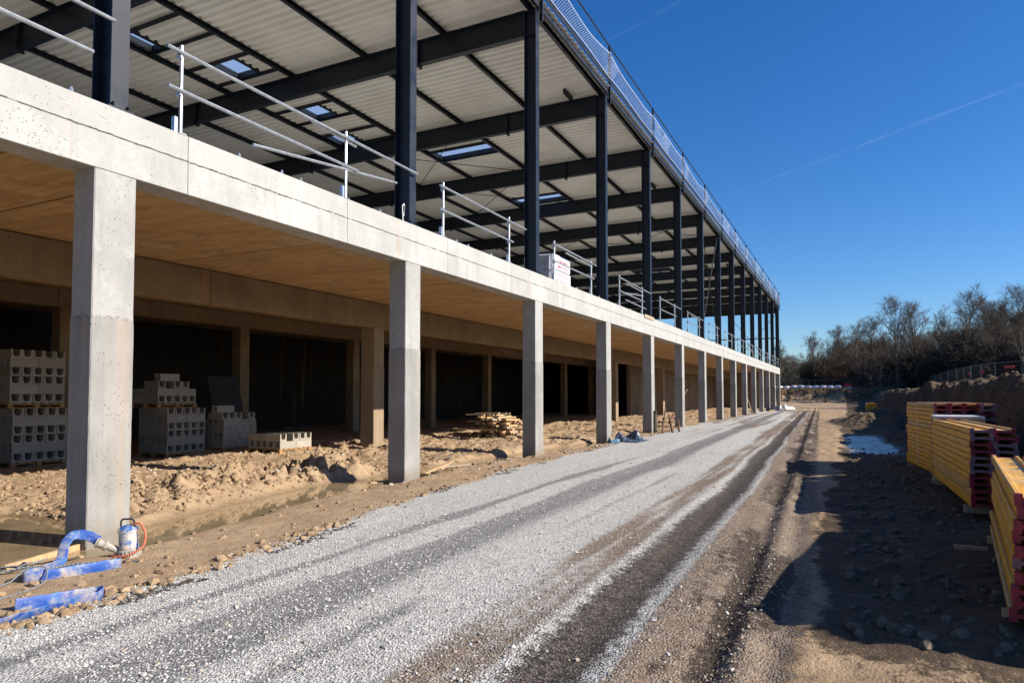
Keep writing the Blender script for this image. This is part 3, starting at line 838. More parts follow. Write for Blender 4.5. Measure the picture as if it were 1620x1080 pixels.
def net_mesh(seed):
    rg = random.Random(seed); mb = MB(); L = 6.0; n = 96; rows = 13
    sag = rg.uniform(.12,.26)
    def pt(i, j):
        t = i/n; u = j/rows
        top = 1.22 - sag*math.sin(math.pi*t)**.8 - .03*math.sin(t*9+seed)
        bot = .34 + .03*math.sin(t*7+seed*2)
        return (.085 + .04*math.sin(t*5+seed)*math.sin(u*3), .04+t*(L-.08), bot+(top-bot)*u)
    for i in range(n):
        for j in range(rows):
            if (i+j) % 2 == 0: a, b = pt(i,j), pt(i+1,j+1)
            else: a, b = pt(i+1,j), pt(i,j+1)
            mb.tube(a,b,.0032,3,caps=False)
    for i in range(n): mb.tube(pt(i,rows),pt(i+1,rows),.010,3,caps=False); mb.tube(pt(i,0),pt(i+1,0),.009,3,caps=False)
    return mb.mesh('net', NET, fix=False)
nets = [net_mesh(s) for s in range(3)]
for k in range(-1, NB): link('net', nets[k%3], EB, (0,6*k,0))

# ---------------------------------------------------------------- guardrails on the slab edge
ORD = ['first','second','third','fourth','fifth','sixth','seventh','eighth','ninth','tenth','eleventh','twelfth','thirteenth','fourteenth','fifteenth','sixteenth','seventeenth','eighteenth']
def gpost(y, lean=0.0, parent=None, x=-.045):
    mb = MB()
    mb.tube((0,0,.0),(0,lean,1.16),.024,8)
    mb.box(-.05,.05,-.05,.05,.0,.012)
    mb.box(-.03,.03,-.11,-.065,.0,.20)
    p = build(mb, 'post', GALV, parent, (x,y,Zs))
    for zz in (.55,1.03):
        b = MB(); b.box(-.034,.036,-.042,-.012,zz-.055,zz+.055); b.tube((.0,-.06,zz),(.0,-.03,zz),.018,6)
        build(b, 'clamp', GALV, p)
    return p
for k in range(-1, NB):
    yb = YC+6*k; rg = random.Random(k+50)
    lab = f'galvanised tube guardrail between {ORD[k]} and {ORD[k+1]} steel columns on the slab edge' if k >= 0 else 'galvanised tube guardrail left of the first steel column on the slab edge'
    g = thing('guardrail', lab, 'guardrail', (0,yb,Zs), group='tube guardrails along the slab edge')
    g.location = (0,0,0)
    if k == -1:
        gpost(1.0,0,g); gpost(-1.0,0,g)
        build(MB().tube((-.03,-1.2,6.02),(-.03,4.86,5.98),.024,8), 'top_tube', GALV, g)
        build(MB().tube((-.03,-1.2,5.52),(-.03,4.62,5.50),.024,8), 'mid_tube', GALV, g)
        continue
    offs = {0:(.79,3.97),1:(1.06,4.16),2:(1.09,4.24),3:(1.33,4.43)}.get(k,(1.3+.1*rg.random(),4.3+.1*rg.random()))
    lean = [0,0] if k < 4 else [rg.uniform(-.05,.05), rg.uniform(-.12,.03)]
    p0, p1 = yb+offs[0], yb+offs[1]
    gpost(p0,lean[0],g); gpost(p1,lean[1],g)
    x = -.045+.045
    a0, a1 = (p0-.24, p1+2.1) if k == 0 else (p0-.2, p1 + rg.choice([.9,1.2,.4]))
    a1 = min(a1, yb+6.05)
    build(MB().tube((x,a0,6.0),(x,a1,5.985),.024,8), 'top_tube', GALV, g)
    if k == 0: build(MB().tube((x-.045,8.1,6.0),(x-.045,9.2,5.94),.024,8), 'top_tube', GALV, g)
    elif k in (2,3,5): build(MB().tube((x-.05,p0+.9,5.93),(x-.05,p1+.1,5.90),.024,8), 'top_tube', GALV, g)
    b0, b1 = (p0-.22,p1+.25) if k == 0 else (p0-.2,p1+.15)
    build(MB().tube((x,b0,5.50),(x,b1,5.50),.024,8), 'mid_tube', GALV, g)
    if k == 0: build(MB().tube((x-.05,6.95,5.22),(x-.02,10.35,5.62),.024,8), 'loose_tube', GALV, g)
    if k == 3: build(MB().tube((x-.05,p0+.6,5.52),(x-.05,p1+.2,5.75),.024,8), 'loose_tube', GALV, g); build(MB().tube((x-.05,p0+.8,5.28),(x-.05,p1+.6,5.25),.024,8), 'loose_tube', GALV, g)
    if k in (9,10): build(MB().tube((x,p0-.2,5.95),(x,p1+1.1,5.0),.024,8), 'loose_tube', GALV, g)
# starter bolts on the slab edge
bm_ = MB().tube((0,0,0),(0,0,.07),.012,6).tube((0,0,.02),(0,0,.045),.022,6).mesh('anchor_bolt', GALV)
for i, y in enumerate((4.4,6.7,7.5,7.9,9.9,12.6,13.1,14.2,19.9,22.0,25.7)):
    link('anchor_bolt', bm_, BLD, (-.05,y,Zs-.004))
# rope loop on the second column
mb = MB(); pts = [(-.26,10.83,5.05+.02*0)]
pts = [(-.2,10.82,4.99),(-.2,10.81,5.10),(-.2,10.80,5.22),(-.2,10.79,5.32),(-.19,10.83,5.37),(-.19,10.86,5.30),(-.2,10.85,5.2),(-.2,10.84,5.13)]
tag(build(mb.path(pts,.010,6), 'sling', WHITE), 'thin white sling loop hanging at the foot of the second steel column', 'sling')

# wrapped package on the slab
pk = thing('wrapped_package', 'white wrapped package with red print standing behind guardrail beside third steel column', 'package', (-.22,18.45,Zs))
mb = MB().box(-1.0,0,0,1.35,.0,.44); o = bevel(build(mb, 'lower_bale', WHITE_WRAP, pk), .03, 2)
mb = MB().box(-1.0,-.006,.0,1.34,.445,.90); o = bevel(build(mb, 'upper_bale', WHITE_WRAP, pk), .04, 2)
mb = MB().box(-.9,-.1,-.10,-.004,.03,.84); bevel(build(mb, 'film_end', GREY_WRAP, pk), .03, 2)
rg = random.Random(4)
for row,(z0,h) in enumerate(((.08,.075),(.27,.06),(.52,.065),(.70,.05))):
    mb = MB(); y = .28
    if row < 2:
        mb.tube((.0005,y,z0+h/2),(.0025,y,z0+h/2),h*.62,14); y += .1
    while y < 1.05:
        w = rg.uniform(.03,.055); 
        mb.box(.0005,.003,y,y+w*.35,z0,z0+h); mb.box(.0005,.003,y+w*.35,y+w*.8,z0+(h*.72 if rg.random()<.5 else 0),z0+(h if rg.random()<.5 else h*.86)); y += w+.012
    build(mb, 'print', RED_PRINT, pk)
bb = build(MB().box(-.02,.035,27.55,29.0,4.86,4.99), 'board', RAW); tag(bb, 'short raw board fixed on the slab edge at the fifth steel column', 'board')

# ---------------------------------------------------------------- blocks on pallets
BW, BH, BL = .232, .200, .585
def ublock():
    w, h = BW-.006, BH-.004
    p = [(0,0),(w,0),(w,h),(w-.034,h),(w-.040,.10),(w-.050,.062),(w-.075,.042),(.075,.042),(.050,.062),(.040,.10),(.034,h),(0,h)]
    mb = MB().extrude(p, 'x', -BL+.004, 0)         # profile in y,z ; length to -x
    return mb.mesh('concrete_block', BLOCK)
UB = ublock()
CB = MB().box(-BL+.004,0,0,BW-.006,0,BH-.004).mesh('concrete_block', BLOCK)
def pallet(loc, L, D, label, rot=0.0):
    t = thing('pallet', label, 'pallet', loc, (0,0,rot), 'wooden pallets under the blocks')
    for i in range(7):
        build(MB().box(-D, 0, i*(L-.1)/6, i*(L-.1)/6+.1, .098, .12), 'deck_board', PALLET, t)
    for xx in (0,-D/2+.05,-D+.1):
        build(MB().box(xx-.1,xx,0,L,.076,.0975), 'stringer_board', PALLET, t)
        for yy in (0,L/2-.05,L-.1): build(MB().box(xx-.1,xx,yy,yy+.1,.0215,.0755), 'spacer_block', PALLET, t)
        build(MB().box(xx-.1,xx,0,L,0,.021), 'bottom_board', PALLET, t)
    return t
def put_block(x, y, z, kind, rot, label, group, me=None):
    o = bpy.data.objects.new('concrete_block', me or UB); COL.objects.link(o)
    o.location = (x,y,z); o.rotation_euler = (0,0,rot)
    return tag(o, label, 'concrete block', group)
def layer(origin, z, kind, n_front, stack, li, jit, ndeep=2, only=None, closed=False, skip=()):
    """kind U: ends towards the road (5 across, 2 deep). kind S: sides towards the road (2 across, 5 deep)"""
    ox, oy = origin; grp = 'blocks of the '+stack
    for i in range(5 if kind == 'U' else 2):
        if i in skip: continue
        for d in range(2 if kind == 'U' else 5):
            if only is not None and d >= only: continue
            jx, jy = random.uniform(-jit,jit), random.uniform(-.004,.004)
            if d == 0: lab = f'grey U block, {ORD[i]} from left, {ORD[li]} layer down, {stack}'
            else: lab = f'grey U block behind the front row of the {stack}'
            if kind == 'U': put_block(ox-d*BL+jx, oy+i*(BW+.003)+jy, z, 'U', 0, lab, grp, CB if closed else None)
            else: put_block(ox-(d+1)*BW+jx+BW-.004-.006, oy+i*(BL+.012)+jy, z, 'S', math.pi/2, lab, grp, None)
# a block turned by 90 degrees runs from its origin towards -y, so S blocks are shifted by one length
def put_side(o): pass
_old = put_block
def put_block(x, y, z, kind, rot, label, group, me=None):
    if kind == 'S': return _old(x, y+BL-.004, z, kind, rot, label, group, me)
    return _old(x, y, z, kind, rot, label, group, me)

PAT6 = 'USUUSU'
def stack_full(ox, oy, stack, zbase, pat, li0, jit=.012):
    z = zbase
    for j, kch in enumerate(pat):                       # bottom to top
        layer((ox,oy), z, kch, 0, stack, li0+len(pat)-1-j, jit); z += BH
    return z
za = Z(-9.5,9.1)-.02
pallet((-8.97,8.46,za),1.2,1.2,'dark wooden pallet under the tall block stack left of first column')
z = stack_full(-8.97,8.48,'tall double stack at the left edge',za+.122,PAT6[::-1],6)
pallet((-9.0,8.40,z),1.2,1.2,'orange brown pallet halfway up the tall block stack at the left edge')
z = stack_full(-9.0,8.42,'tall double stack at the left edge',z+.122,PAT6[::-1],0)
zb = Z(-9.0,12.5)-.02
pallet((-8.55,11.95,zb),1.2,1.2,'wooden pallet under the block stack with stepped top')
z = stack_full(-8.55,11.97,'middle stack with stepped top',zb+.122,PAT6[::-1],4)
pallet((-8.75,11.82,z),1.2,1.2,'wooden pallet halfway up the block stack with stepped top')
z += .122
layer((-8.8,11.85),z,'U',5,'middle stack with stepped top',3,.012); z += BH
layer((-8.8,11.85),z,'S',2,'middle stack with stepped top',2,.012); z += BH
layer((-8.85,11.9),z,'U',5,'middle stack with stepped top',1,.012,only=1,skip=(1,4)); z += BH
layer((-8.9,12.0),z,'S',2,'middle stack with stepped top',0,.012,only=1,skip=(1,))
zc = Z(-8.5,14.0)-.02
pallet((-8.2,13.45,zc),1.2,1.2,'wooden pallet under the shorter block stack')
z = zc+.122
for j,(kch,cl) in enumerate((('U',True),('S',False),('U',True),('S',False))):
    layer((-8.2,13.47),z,kch,0,'shorter stack beside inner column',5-j,.012,closed=cl); z += BH
layer((-8.22,13.42),z,'U',5,'shorter stack beside inner column',1,.012,only=1,skip=(3,)); z += BH
layer((-8.25,13.3),z,'S',2,'shorter stack beside inner column',0,.012,only=1,skip=(1,))
zd = Z(-6.5,14.0)-.015
pallet((-6.05,13.45,zd),1.2,1.2,'low sunlit pallet carrying two layers of blocks')
z = zd+.122
layer((-6.05,13.47),z,'S',2,'low sunlit stack',1,.01); z += BH
layer((-6.05,13.47),z,'U',5,'low sunlit stack',0,.01,skip=(1,),closed=False)
ze = Z(-9.7,10.6)-.02
pallet((-9.4,9.95,ze),1.2,1.2,'wooden pallet behind the first concrete column')
z = ze+.122
layer((-9.4,9.97),z,'U',0,'three layer stack behind first column',2,.01,closed=True); z += BH
layer((-9.4,9.97),z,'U',0,'three layer stack behind first column',1,.01); z += BH
layer((-9.4,9.97),z,'S',0,'three layer stack behind first column',0,.01)

# ---------------------------------------------------------------- formwork beam stacks
FW, FH = .255, .0865
def fbeam_mesh(L):
    mb = MB()
    for u in (0, FW-.048):
        mb.extrude([(u+.008,0),(u+.034,0),(u+.042,.008),(u+.042,.071),(u+.034,.079),(u+.008,.079),(u,.071),(u,.008)], 'y', 0, L)
    mb.box(.042,FW-.048,0.004,L-.004,.026,.054)
    return mb.mesh('timber_beam', YELLOW)
def cap_mesh(far, L, mat):
    mb = MB(); a, b = (-.012,.05) if not far else (L-.05,L+.012)
    for x0,x1 in ((-.002,.044),(FW-.050,FW-.004)): mb.box(x0,x1,a,b,-.0015,.0815)
    mb.box(.044,FW-.050,a,b-.02 if not far else b,.024,.056)
    return mb.mesh('end_cap', mat)
def beam_stack(origin, rot, L, cols, layers, stackname, seed, miss=(), step=0.0):
    rg = random.Random(seed)
    me = fbeam_mesh(L); caps = [cap_mesh(False,L,RED), cap_mesh(False,L,REDW)]; capf = cap_mesh(True,L,RED)
    Mx = Matrix.Rotation(rot,4,'Z'); O = Vector(origin)
    for s in (.25,L-.35):
        t = build(MB().box(-.04,cols*FW+.1,0,.09,-.10,-.003), 'bearer', RAW, None, tuple(O+Mx@Vector((0,s,0))), (0,0,rot))
        tag(t, f'raw timber bearer under the {"near" if s<1 else "far"} end of the {stackname}', 'bearer')
    for l in range(layers):
        for c in range(cols):
            if (l,c) in miss: continue
            jx, jy = rg.uniform(-.014,.014) + step*(l/layers), rg.uniform(-.06,.06)
            loc = O + Mx@Vector((c*FW+jx, jy, l*FH))
            o = link('timber_beam', me, None, tuple(loc), (0,0,rot+rg.uniform(-.004,.004)))
            pre = f'yellow formwork beam, {ORD[c]} from left, {ORD[layers-1-l]} layer down' if cols > 1 else f'yellow formwork beam, {ORD[layers-1-l]} layer down'
            tag(o, pre+f', {stackname}', 'timber beam', 'beams of the '+stackname)
            link('end_cap', caps[0 if rg.random()<.62 else 1], o); link('end_cap', capf, o)
g1 = Z(9.4,17)+.07
beam_stack((9.06,15.55,g1), math.atan2(.28,2.9), 2.9, 4, 16, 'farthest stack', 1)
g2 = Z(9.2,12)+.07
beam_stack((8.97,10.55,g2), R(1.0), 3.9, 2, 12, 'middle stack', 2)
g3 = Z(8.9,7)+.05
beam_stack((8.53,5.64,g3), -math.atan2(.44,3.6), 3.6, 3, 10, 'nearest stack', 3, step=.05)
# strap and panels
s = build(MB().box(-.004,.0,0,.03,-.02,16*FH+.004).box(-.004,1.03,0,.03,16*FH-.002,16*FH+.002), 'strap', WHITE, None, tuple(Vector((9.045,15.55,g1))+Matrix.Rotation(math.atan2(.28,2.9),3,'Z')@Vector((-.012,1.5,0))), (0,0,math.atan2(.28,2.9)))
tag(s, 'thin pale strap around the farthest beam stack', 'strap')
s = bevel(build(MB().box(0,.75,0,.8,0,.02).box(.0,.75,.0,.8,.024,.045), 'plywood_sheet', WHITE, None, (8.98,14.5,g2+12*FH-.0)), .003)
tag(s, 'pale plywood sheets lying behind the middle beam stack', 'plywood')
tag(build(MB().box(0,.75,0,.8,0,g2+12*FH-.004-Z(9.3,14.9)), 'crate', RAW, None, (8.98,14.5,Z(9.3,14.9))), 'raw timber crate under the pale plywood sheets', 'crate')
tag(build(MB().box(.2,.5,0,.05,0,.05), 'timber_offcut', RAW, None, (8.35,8.6,Z(8.5,8.6))), 'short timber offcut poking out left of the nearest beam stack', 'offcut')

# ---------------------------------------------------------------- scrap planks
rg = random.Random(21)
plank_meshes = [MB().box(0,L,0,w,0,h).mesh('plank', RAW) for L,w,h in ((1.5,.12,.06),(1.2,.14,.065),(1.8,.11,.055),(.8,.16,.07),(1.3,.2,.05))]
zb = max(Z(-4.8+a,23.6+b) for a in (-.5,0,.5) for b in (-.5,0,.5))
for l in range(12):
    for j in range(6 if l < 9 else 3):
        o = link('plank', rg.choice(plank_meshes), None, (-5.25+j*.22+rg.uniform(-.15,.15), 23.1+rg.uniform(-.25,.2)+(.25 if l%3==1 else 0), zb+l*.078-.05), (rg.uniform(-.03,.03),rg.uniform(-.05,.05),math.pi/2+rg.uniform(-.22,.22) + (math.pi/2 if l%4==3 else 0)))
        if l%4==3: o.location.x += .6; o.location.y += .3+j*.15
        tag(o, 'short raw plank in the scrap wood pile behind the third column', 'plank', 'planks in the scrap pile')
loose = [((-.65,10.45,.02),2.0,.11,.03,R(62),'weathered board lying at the foot of the second concrete column'),
         ((.05,11.3,.03),1.5,.1,.03,R(105),'pale splintered board right of the second concrete column'),
         ((-.15,12.2,.06),1.4,.06,.04,R(112),'narrow split batten tilted over the trench behind the second column'),
         ((-.9,13.3,.04),.9,.12,.03,R(60),'small grey board lying beyond the trench edge'),
         ((.12,3.8,-.03),1.5,.045,.07,R(104),'pale batten along the edge of the pond by the first column'),
         ((-.3,67.0,.04),2.6,.2,.06,R(95),'pale board on the ground between the far columns'),
         ((.5,71.0,.04),2.0,.2,.06,R(80),'pale board lying beside the far part of the road')]
for (x,y,dz),L,w,h,a,lab in loose:
    o = bevel(build(MB().box(0,L,0,w,0,h), 'board', RAW, None, (x,y,max(Z(x,y),-.1)+dz), (0,R(-1.5),a)), .004)
    tag(o, lab, 'board')

# ---------------------------------------------------------------- pump, hose, cables
PX, PY = 1.06, 4.44
PZ = Z(PX,PY)
pt = thing('submersible_pump', 'muddy blue submersible pump standing at the foot of the first concrete column', 'pump', (PX,PY,PZ), (R(2),R(-3),0.4))
build(MB().lathe([(.088,.075),(.090,.10),(.086,.12),(.086,.24),(.092,.25),(.092,.285),(.07,.30),(.03,.315)],24), 'motor_housing', PUMP, pt, smooth=False)
mb = MB().lathe([(.105,0),(.108,.012),(.10,.02),(.10,.06),(.108,.066),(.095,.076)],24)
for i in range(20):
    t = i*2*math.pi/20; mb.box(.100*math.cos(t)-.006,.100*math.cos(t)+.006,.100*math.sin(t)-.006,.100*math.sin(t)+.006,.014,.064)
build(mb, 'strainer', BRASS, pt)
hp = [(-.07,0,.29),(-.07,0,.35),(-.05,0,.375),(.05,0,.375),(.07,0,.35),(.07,0,.29)]
build(MB().path(hp,.009,8), 'handle', RUBBER, pt)
for t in (0,2.1,4.2): build(MB().tube((.09*math.cos(t),.09*math.sin(t),.24),(.09*math.cos(t),.09*math.sin(t),.295),.010,6), 'bolt', BRASS, pt)
cp = build(MB().tube((-.07,-.03,.06),(-.17,-.08,.13),.034,14).tube((-.17,-.08,.13),(-.19,-.09,.143),.050,14).tube((-.19,-.09,.143),(-.235,-.115,.172),.042,14).tube((-.235,-.115,.172),(-.25,-.12,.18),.050,14), 'coupling', BRASS, pt)
def spline(pts, n=14):
    out = []; P_ = [Vector(p) for p in pts]
    for i in range(len(P_)-1):
        p0, p1, p2, p3 = P_[max(i-1,0)], P_[i], P_[i+1], P_[min(i+2,len(P_)-1)]
        for j in range(n):
            t = j/n
            out.append(.5*((2*p1)+(-p0+p2)*t+(2*p0-5*p1+4*p2-p3)*t*t+(-p0+3*p1-3*p2+p3)*t**3))
    out.append(P_[-1]); return out
def ribbon(pts, ups, w, th, name, mat, label):
    """flat hose: centre line with an up vector for each control point"""
    C_ = spline(pts); U_ = spline(ups); mb = MB(); n = len(C_)
    for i in range(n):
        t = (C_[min(i+1,n-1)]-C_[max(i-1,0)]).normalized(); u = (U_[i]-t*U_[i].dot(t)).normalized(); s = t.cross(u)
        ww = w/2*(1+.05*math.sin(i*.7))
        for a,b in ((-1,-.35),(-.85,-1),(.85,-1),(1,-.35),(1,.35),(.85,1),(-.85,1),(-1,.35)):
            mb.v.append(tuple(C_[i]+u*a*ww+s*b*th/2))
    for i in range(n-1):
        for k in range(8):
            a, b = i*8+k, i*8+(k+1)%8; mb.f.append((a,b,b+8,a+8)); mb.m.append(0)
    mb.f.append(tuple(range(7,-1,-1))); mb.f.append(tuple((n-1)*8+i for i in range(8))); mb.m += [0,0]
    return tag(build(mb, name, mat, smooth=True), label, 'hose')
gz = lambda x,y,d=0: (x,y,Z(x,y)+d)
ribbon([(PX-.20,PY-.19,PZ+.17),(.80,4.18,PZ+.23),(.73,4.08,PZ+.245),gz(.73,4.00,.17),gz(.80,3.92,.03),gz(.95,3.70,.02),gz(1.14,3.42,.045),gz(1.24,3.47,.045),gz(1.36,3.80,.045),gz(1.44,4.10,.045)],
       [(-.1,-.05,1),(-.35,-.2,.9),(-.75,-.38,.5),(-.9,-.45,.1),(-.85,-.42,.4),(-.6,-.3,.7),(0,0,1),(0,.0,1),(0,.05,1),(0,0,1)], .095, .009, 'lay_flat_hose', HOSE, 'blue flat hose looping from the pump and folded back on the sand')
ribbon([gz(1.98,2.92,.042),gz(2.02,3.10,.042),gz(2.06,3.30,.045),gz(2.12,3.44,.045),gz(2.18,3.46,.045),gz(2.22,3.38,.04),gz(2.24,3.15,.03),gz(2.27,2.8,.03),gz(2.32,2.45,.03)],
       [(0,0,1),(0,.1,1),(0,0,1),(0,0,1),(.1,0,1),(.25,0,.9),(.4,0,.8),(.5,0,.7),(.5,0,.6)], .095, .009, 'lay_flat_hose', HOSE, 'blue flat hose length folded in a narrow loop at the gravel edge')
def cable(pts, r, name, mat, label, cat='cable'):
    return tag(build(MB().path([tuple(p) for p in spline(pts,8)], r, 6), name, mat, smooth=True), label, cat)
cable([(PX+.03,PY,PZ+.32),(PX+.12,PY+.03,PZ+.33),(PX+.17,PY+.05,PZ+.22),(PX+.16,PY+.02,PZ+.1),(PX+.08,PY-.1,PZ+.03),gz(PX-.1,PY-.12,.01)], .011, 'pump_cable', ORANGE, 'orange cable curving down the right side of the pump')
cable([gz(1.25,3.1,.02),gz(1.18,3.30,.03),(1.16,3.42,Z(1.16,3.42)+.11),(1.26,3.52,Z(1.2,3.5)+.115),(1.34,3.50,Z(1.3,3.5)+.05),gz(1.42,3.4,.012),gz(1.55,3.1,.012),gz(1.6,2.7,.012)], .007, 'cable', CABLE, 'thin grey cable looped over the folded blue hose')
cable([gz(.9,3.0,.02),gz(.75,3.3,.02),gz(.82,3.6,.05),gz(.95,3.72,.02),gz(1.05,3.95,.012),gz(1.25,4.25,.012),gz(1.35,4.33,.012)], .007, 'cable', CABLE, 'thin grey cable running behind the blue hose toward the pump')
rg = random.Random(8)
for i in range(4):
    pts = [gz(.55+rg.uniform(-.12,.2), 3.0+j*.13+rg.uniform(-.08,.08), .015+rg.uniform(0,.06)) for j in range(8)]
    cable(pts, .0065, 'cable', CABLE if i%2 else RUBBER, ['dark cable tangled left of the hose, nearest the pond','grey cable tangled left of the hose, lowest strand','dark cable tangled left of the hose, middle strand','grey cable tangled left of the hose, upper strand'][i])

# ---------------------------------------------------------------- tarpaulins and debris
def crumple(name, c, rx, ry, h, seed, mat, label, cat):
    n = 26; Vc = []; Fc = []
    for j in range(n+1):
        for i in range(n+1):
            u, v = i/n*2-1, j/n*2-1
            r = max(0, 1-(u*u+v*v)**.9)
            k = float(fbm(np.array([u*1.5+seed]),np.array([v*1.5]),3,seed,.5)[0])
            ridge = abs(k-.5)*4
            x, y = c[0]+u*rx*(1+.25*(k-.5)), c[1]+v*ry*(1+.25*(k-.5))
            Vc.append((x,y,Z(x,y)+.012+r**.5*h*min(1,ridge)*1.0 + .02*k))
    for j in range(n):
        for i in range(n): a = j*(n+1)+i; Fc.append((a,a+1,a+n+2,a+n+1))
    mb = MB(); mb.v = Vc; mb.f = Fc; mb.m = [0]*len(Fc)
    o = build(mb, name, mat); o.modifiers.new('thick','SOLIDIFY').thickness = .006
    return tag(o, label, cat)
crumple('tarpaulin', (.55,23.3), .55,.75,.42,5,TARP,'crumpled blue grey tarpaulin on the verge beside the fourth column','tarpaulin')
crumple('tarpaulin', (.3,78.5), .6,3.0,.45,9,BLACKTARP,'crumpled black sheeting at the foot of the far columns','tarpaulin')
crumple('sheeting', (.9,86.0), .9,3.0,.6,12,WHITE,'white sheeting heaped at the far corner of the building','sheeting')
cn = thing('jerrycan', 'small light blue plastic can lying left of the tarpaulin', 'jerrycan', gz(.35,22.1,.05), (0,R(80),.4))
bevel(build(MB().box(-.06,.06,-.11,.11,-.05,.24), 'body', LIGHTBLUE, cn), .02, 2)
build(MB().tube((0,.05,.24),(0,.05,.28),.022,10), 'cap', WHITE, cn)
# guard of black and pale banding at the fifth column and rusty props beside it
rg = random.Random(3)
gd = thing('corner_guard', 'black ribbed rubber guard wrapped at the foot of the fifth concrete column', 'corner guard', (.03,Y0+24,0))
for i in range(8): build(MB().box(-.04,.06,-.26,.04,.04+i*.12,.04+i*.12+.075), 'rib', RUBBER, gd)
PR = [((.45,28.6,0),(.1,30.6,1.0),.05,'rusty steel prop leaning behind the fifth column, nearest the road'),((.7,29.4,0),(.25,30.6,.75),.05,'rusty steel prop leaning behind the fifth column, middle one'),((.8,30.2,.0),(.5,31.4,.5),.045,'short rusty prop lying behind the fifth column'),
      ((-1.2,36.5,0),(-1.0,41.0,2.2),.06,'dark slanting prop leaning inside the sixth bay'),((-.1,63.0,0),(-.35,60.0,2.0),.05,'pale prop leaning on a far column')]
for a,b,r,lab in PR:
    za_ = Z(a[0],a[1]); t = thing('prop', lab, 'prop', (a[0],a[1],za_))
    A = Vector((0,0,.02)); B = Vector(b)-Vector((a[0],a[1],0)); mid = A.lerp(B,.55)
    mt = RUST if 'pale' not in lab else RAW
    build(MB().tube(A,mid,r,8), 'outer_tube', mt, t); build(MB().tube(mid,B,r*.7,8), 'inner_tube', mt, t)
    build(MB().tube(mid-(B-A).normalized()*.04,mid+(B-A).normalized()*.04,r*1.5,8), 'collar', mt, t)
# small debris along the verge
rg = random.Random(77)
deb = [MB().box(0,L,0,w,0,.02).mesh('wood_offcut', RAW) for L,w in ((.35,.06),(.5,.04),(.25,.1))]
i = 0
while i < 26:
    x, y = rg.uniform(-5,.6), rg.uniform(13,60)
    if Z(x,y) < -.03: continue
    o = link('wood_offcut', rg.choice(deb), None, (x,y,Z(x,y)+.01), (rg.uniform(-.1,.1),rg.uniform(-.15,.1),rg.uniform(0,3)))
    tag(o, 'small wood offcut lying on the mud under the slab', 'offcut', 'wood offcuts on the muddy floor'); i += 1
# leaning board in the dark by the inner column
o = build(MB().box(0,.03,0,1.2,0,2.3), 'shutter_board', RUBBER, None, (-10.2,15.0,Z(-10.2,15)), (0,R(-16),0)); tag(o, 'dark board leaning by the inner column behind the shorter block stack', 'board')
# yellow timber bundle far down the bank
yb_ = thing('timber_bundle', 'small yellow timber bundle at the foot of the bank far down the road', 'timber bundle', (9.0,74,Z(9.0,74)))
for l in range(7):
    for c in range(4): build(MB().box(c*.24,c*.24+.23,0,2.0,.05+l*.12,.05+l*.12+.112), 'timber', YELLOW, yb_)

# ---------------------------------------------------------------- far end: fences, pipes, barrier
def fence_panel(p, q, label, red=False, h=2.0):
    p, q = Vector(p), Vector(q); t = thing('mesh_fence_panel', label, 'fence panel', tuple(p), group='temporary mesh fence panels')
    d = q-p; dn = d.normalized(); n = 14
    for e in (0,1): build(MB().tube(d*e,d*e+Vector((0,0,h)),.035,8), 'post', GALV_D, t)
    build(MB().tube(Vector((0,0,h-.06)),d+Vector((0,0,h-.06)),.022,6), 'top_rail', GALV_D, t)
    build(MB().tube(Vector((0,0,.15)),d+Vector((0,0,.15)),.022,6), 'bottom_rail', GALV_D, t)
    mb = MB()
    for i in range(1,n): mb.tube(d*(i/n)+Vector((0,0,.15)),d*(i/n)+Vector((0,0,h-.06)),.004,3,caps=False)
    for i in range(1,6): mb.tube(Vector((0,0,.15+i*.3)),d+Vector((0,0,.15+i*.3)),.004,3,caps=False)
    build(mb, 'wire_mesh', GALV_D, t)
    return t
fx = [(-6.0,126.6),(-2.4,127.2),(1.3,128.2),(5.1,129.0),(8.8,129.6),(12.6,130.2),(16.0,130.0)]
for i in range(len(fx)-1):
    a, b = fx[i], fx[i+1]
    fence_panel((a[0],a[1],2.35),(b[0],b[1],2.35), f'galvanised mesh fence panel beyond the far berm, {ORD[i]} from the left')
fr = [(22.6,62.4),(20.3,66.0),(18.64,69.3),(18.2,73.0),(17.9,76.6),(17.8,80.2),(17.7,84.5),(17.8,92),(17.9,100),(18,108),(18.2,117)]
for i in range(len(fr)-1):
    a, b = fr[i], fr[i+1]
    fence_panel((a[0],a[1],2.42),(b[0],b[1],2.42), f'galvanised mesh fence panel on top of the right bank, {ORD[i]} from the right')
o = tag(build(MB().box(-.5,.5,-.01,.01,-.12,.12), 'fence_sign', REDP, None, (19.3,67.5,3.95), (0,0,R(-57))), 'small red sign hung on the bank top fence', 'sign')
for (x,y,n) in ((18.0,77.6,'small red marker on the bank fence, left one'),(18.25,72.6,'small red marker on the bank fence, right one')):
    tag(build(MB().tube((0,0,0),(0,.04,0),.16,10), 'marker', REDP, None, (x-.1,y-.3,3.7)), n, 'marker')
